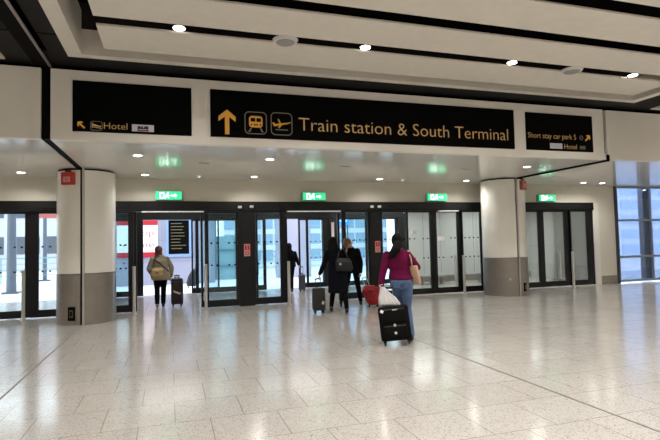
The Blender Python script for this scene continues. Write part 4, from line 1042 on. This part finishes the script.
s5 = suitcase('suitcase', 'tall dark plum suitcase beside the woman in the beige jacket', (0.16, 13.2, 0.0), A5, 0.29, 0.70, 0.24, (30, 12, 24), handle_h=0.06)
MB().box(-0.10, 0.08, -0.16, -0.15, 0.34, 0.38, rot=(0, R(25), 0)).build('luggage_tag', mat('tag_white', (200, 190, 186), 0.5), s5, world=False)
# black bag outdoors
t = thing('wheeled_bag', 'black wedge-shaped bag standing outdoors by the right edge of the first doorway', 'bag', (0.72, 18.6, 0), 0)
b = MB(); b.loft([(0.0, 0, 0.08, 0.16, 0.12), (0.0, 0, 0.2, 0.18, 0.14), (0.03, 0, 0.42, 0.15, 0.11), (0.08, 0, 0.62, 0.08, 0.07), (0.1, 0, 0.68, 0.04, 0.04)], 20, 2.6)
blob('bag_body', b, mat('black_nylon', (24, 26, 34), 0.6, noise=0.2, nscale=10), t, 0.012, 2)
MB().path([(0.1, 0, 0.66), (0.14, 0, 0.74), (0.18, 0, 0.66)], 0.012, 8).build('carry_handle', mat('luggage_trim', (8, 8, 9), 0.7, spec=0.2), t, world=False, smooth=True)
for s in (-1, 1): MB().cone((s * 0.11 - 0.014, 0, 0.04), (s * 0.11 + 0.014, 0, 0.04), 0.04, 0.04, 18).build('wheel', mat('wheel_black', (18, 18, 18), 0.5), t, world=False)

# ------------------------------------------------------------------ world, camera, colour
wd = bpy.data.worlds.new('World'); sc.world = wd; wd.use_nodes = True
nt = wd.node_tree; bg = nt.nodes['Background']
tc = nt.nodes.new('ShaderNodeTexCoord'); sx = nt.nodes.new('ShaderNodeSeparateXYZ'); rp = nt.nodes.new('ShaderNodeValToRGB')
rp.color_ramp.elements[0].position = 0.0; rp.color_ramp.elements[0].color = (0.95, 0.98, 1.0, 1)
rp.color_ramp.elements[1].position = 0.7; rp.color_ramp.elements[1].color = (0.80, 0.88, 1.0, 1)
nt.links.new(tc.outputs['Generated'], sx.inputs[0]); nt.links.new(sx.outputs['Z'], rp.inputs['Fac']); nt.links.new(rp.outputs['Color'], bg.inputs['Color'])
bg.inputs['Strength'].default_value = 4.0

cam = bpy.data.cameras.new('camera'); co = bpy.data.objects.new('camera', cam); col.objects.link(co)
cam.sensor_width = 36; cam.sensor_fit = 'HORIZONTAL'; cam.lens = 36 * 500.9 / 660; cam.clip_end = 300; cam.clip_start = 0.05
pi_, ro_, ya_ = R(2.614), R(-1.329), R(17.758)
fw = Vector((math.sin(ya_) * math.cos(pi_), math.cos(ya_) * math.cos(pi_), math.sin(pi_)))
r0 = Vector((math.cos(ya_), -math.sin(ya_), 0)); u0 = r0.cross(fw)
r = math.cos(ro_) * r0 + math.sin(ro_) * u0; u = -math.sin(ro_) * r0 + math.cos(ro_) * u0
m = Matrix((r, u, -fw)).transposed().to_4x4(); m.translation = Vector((0, 0, 1.5))
co.matrix_world = m
sc.camera = co
sc.view_settings.view_transform = 'Standard'
sc.view_settings.look = 'None'
sc.view_settings.exposure = 0.14
sc.cycles.use_denoising = True
sc.cycles.max_bounces = 8
sc.cycles.diffuse_bounces = 4
sc.cycles.transparent_max_bounces = 16
sc.cycles.sample_clamp_indirect = 6
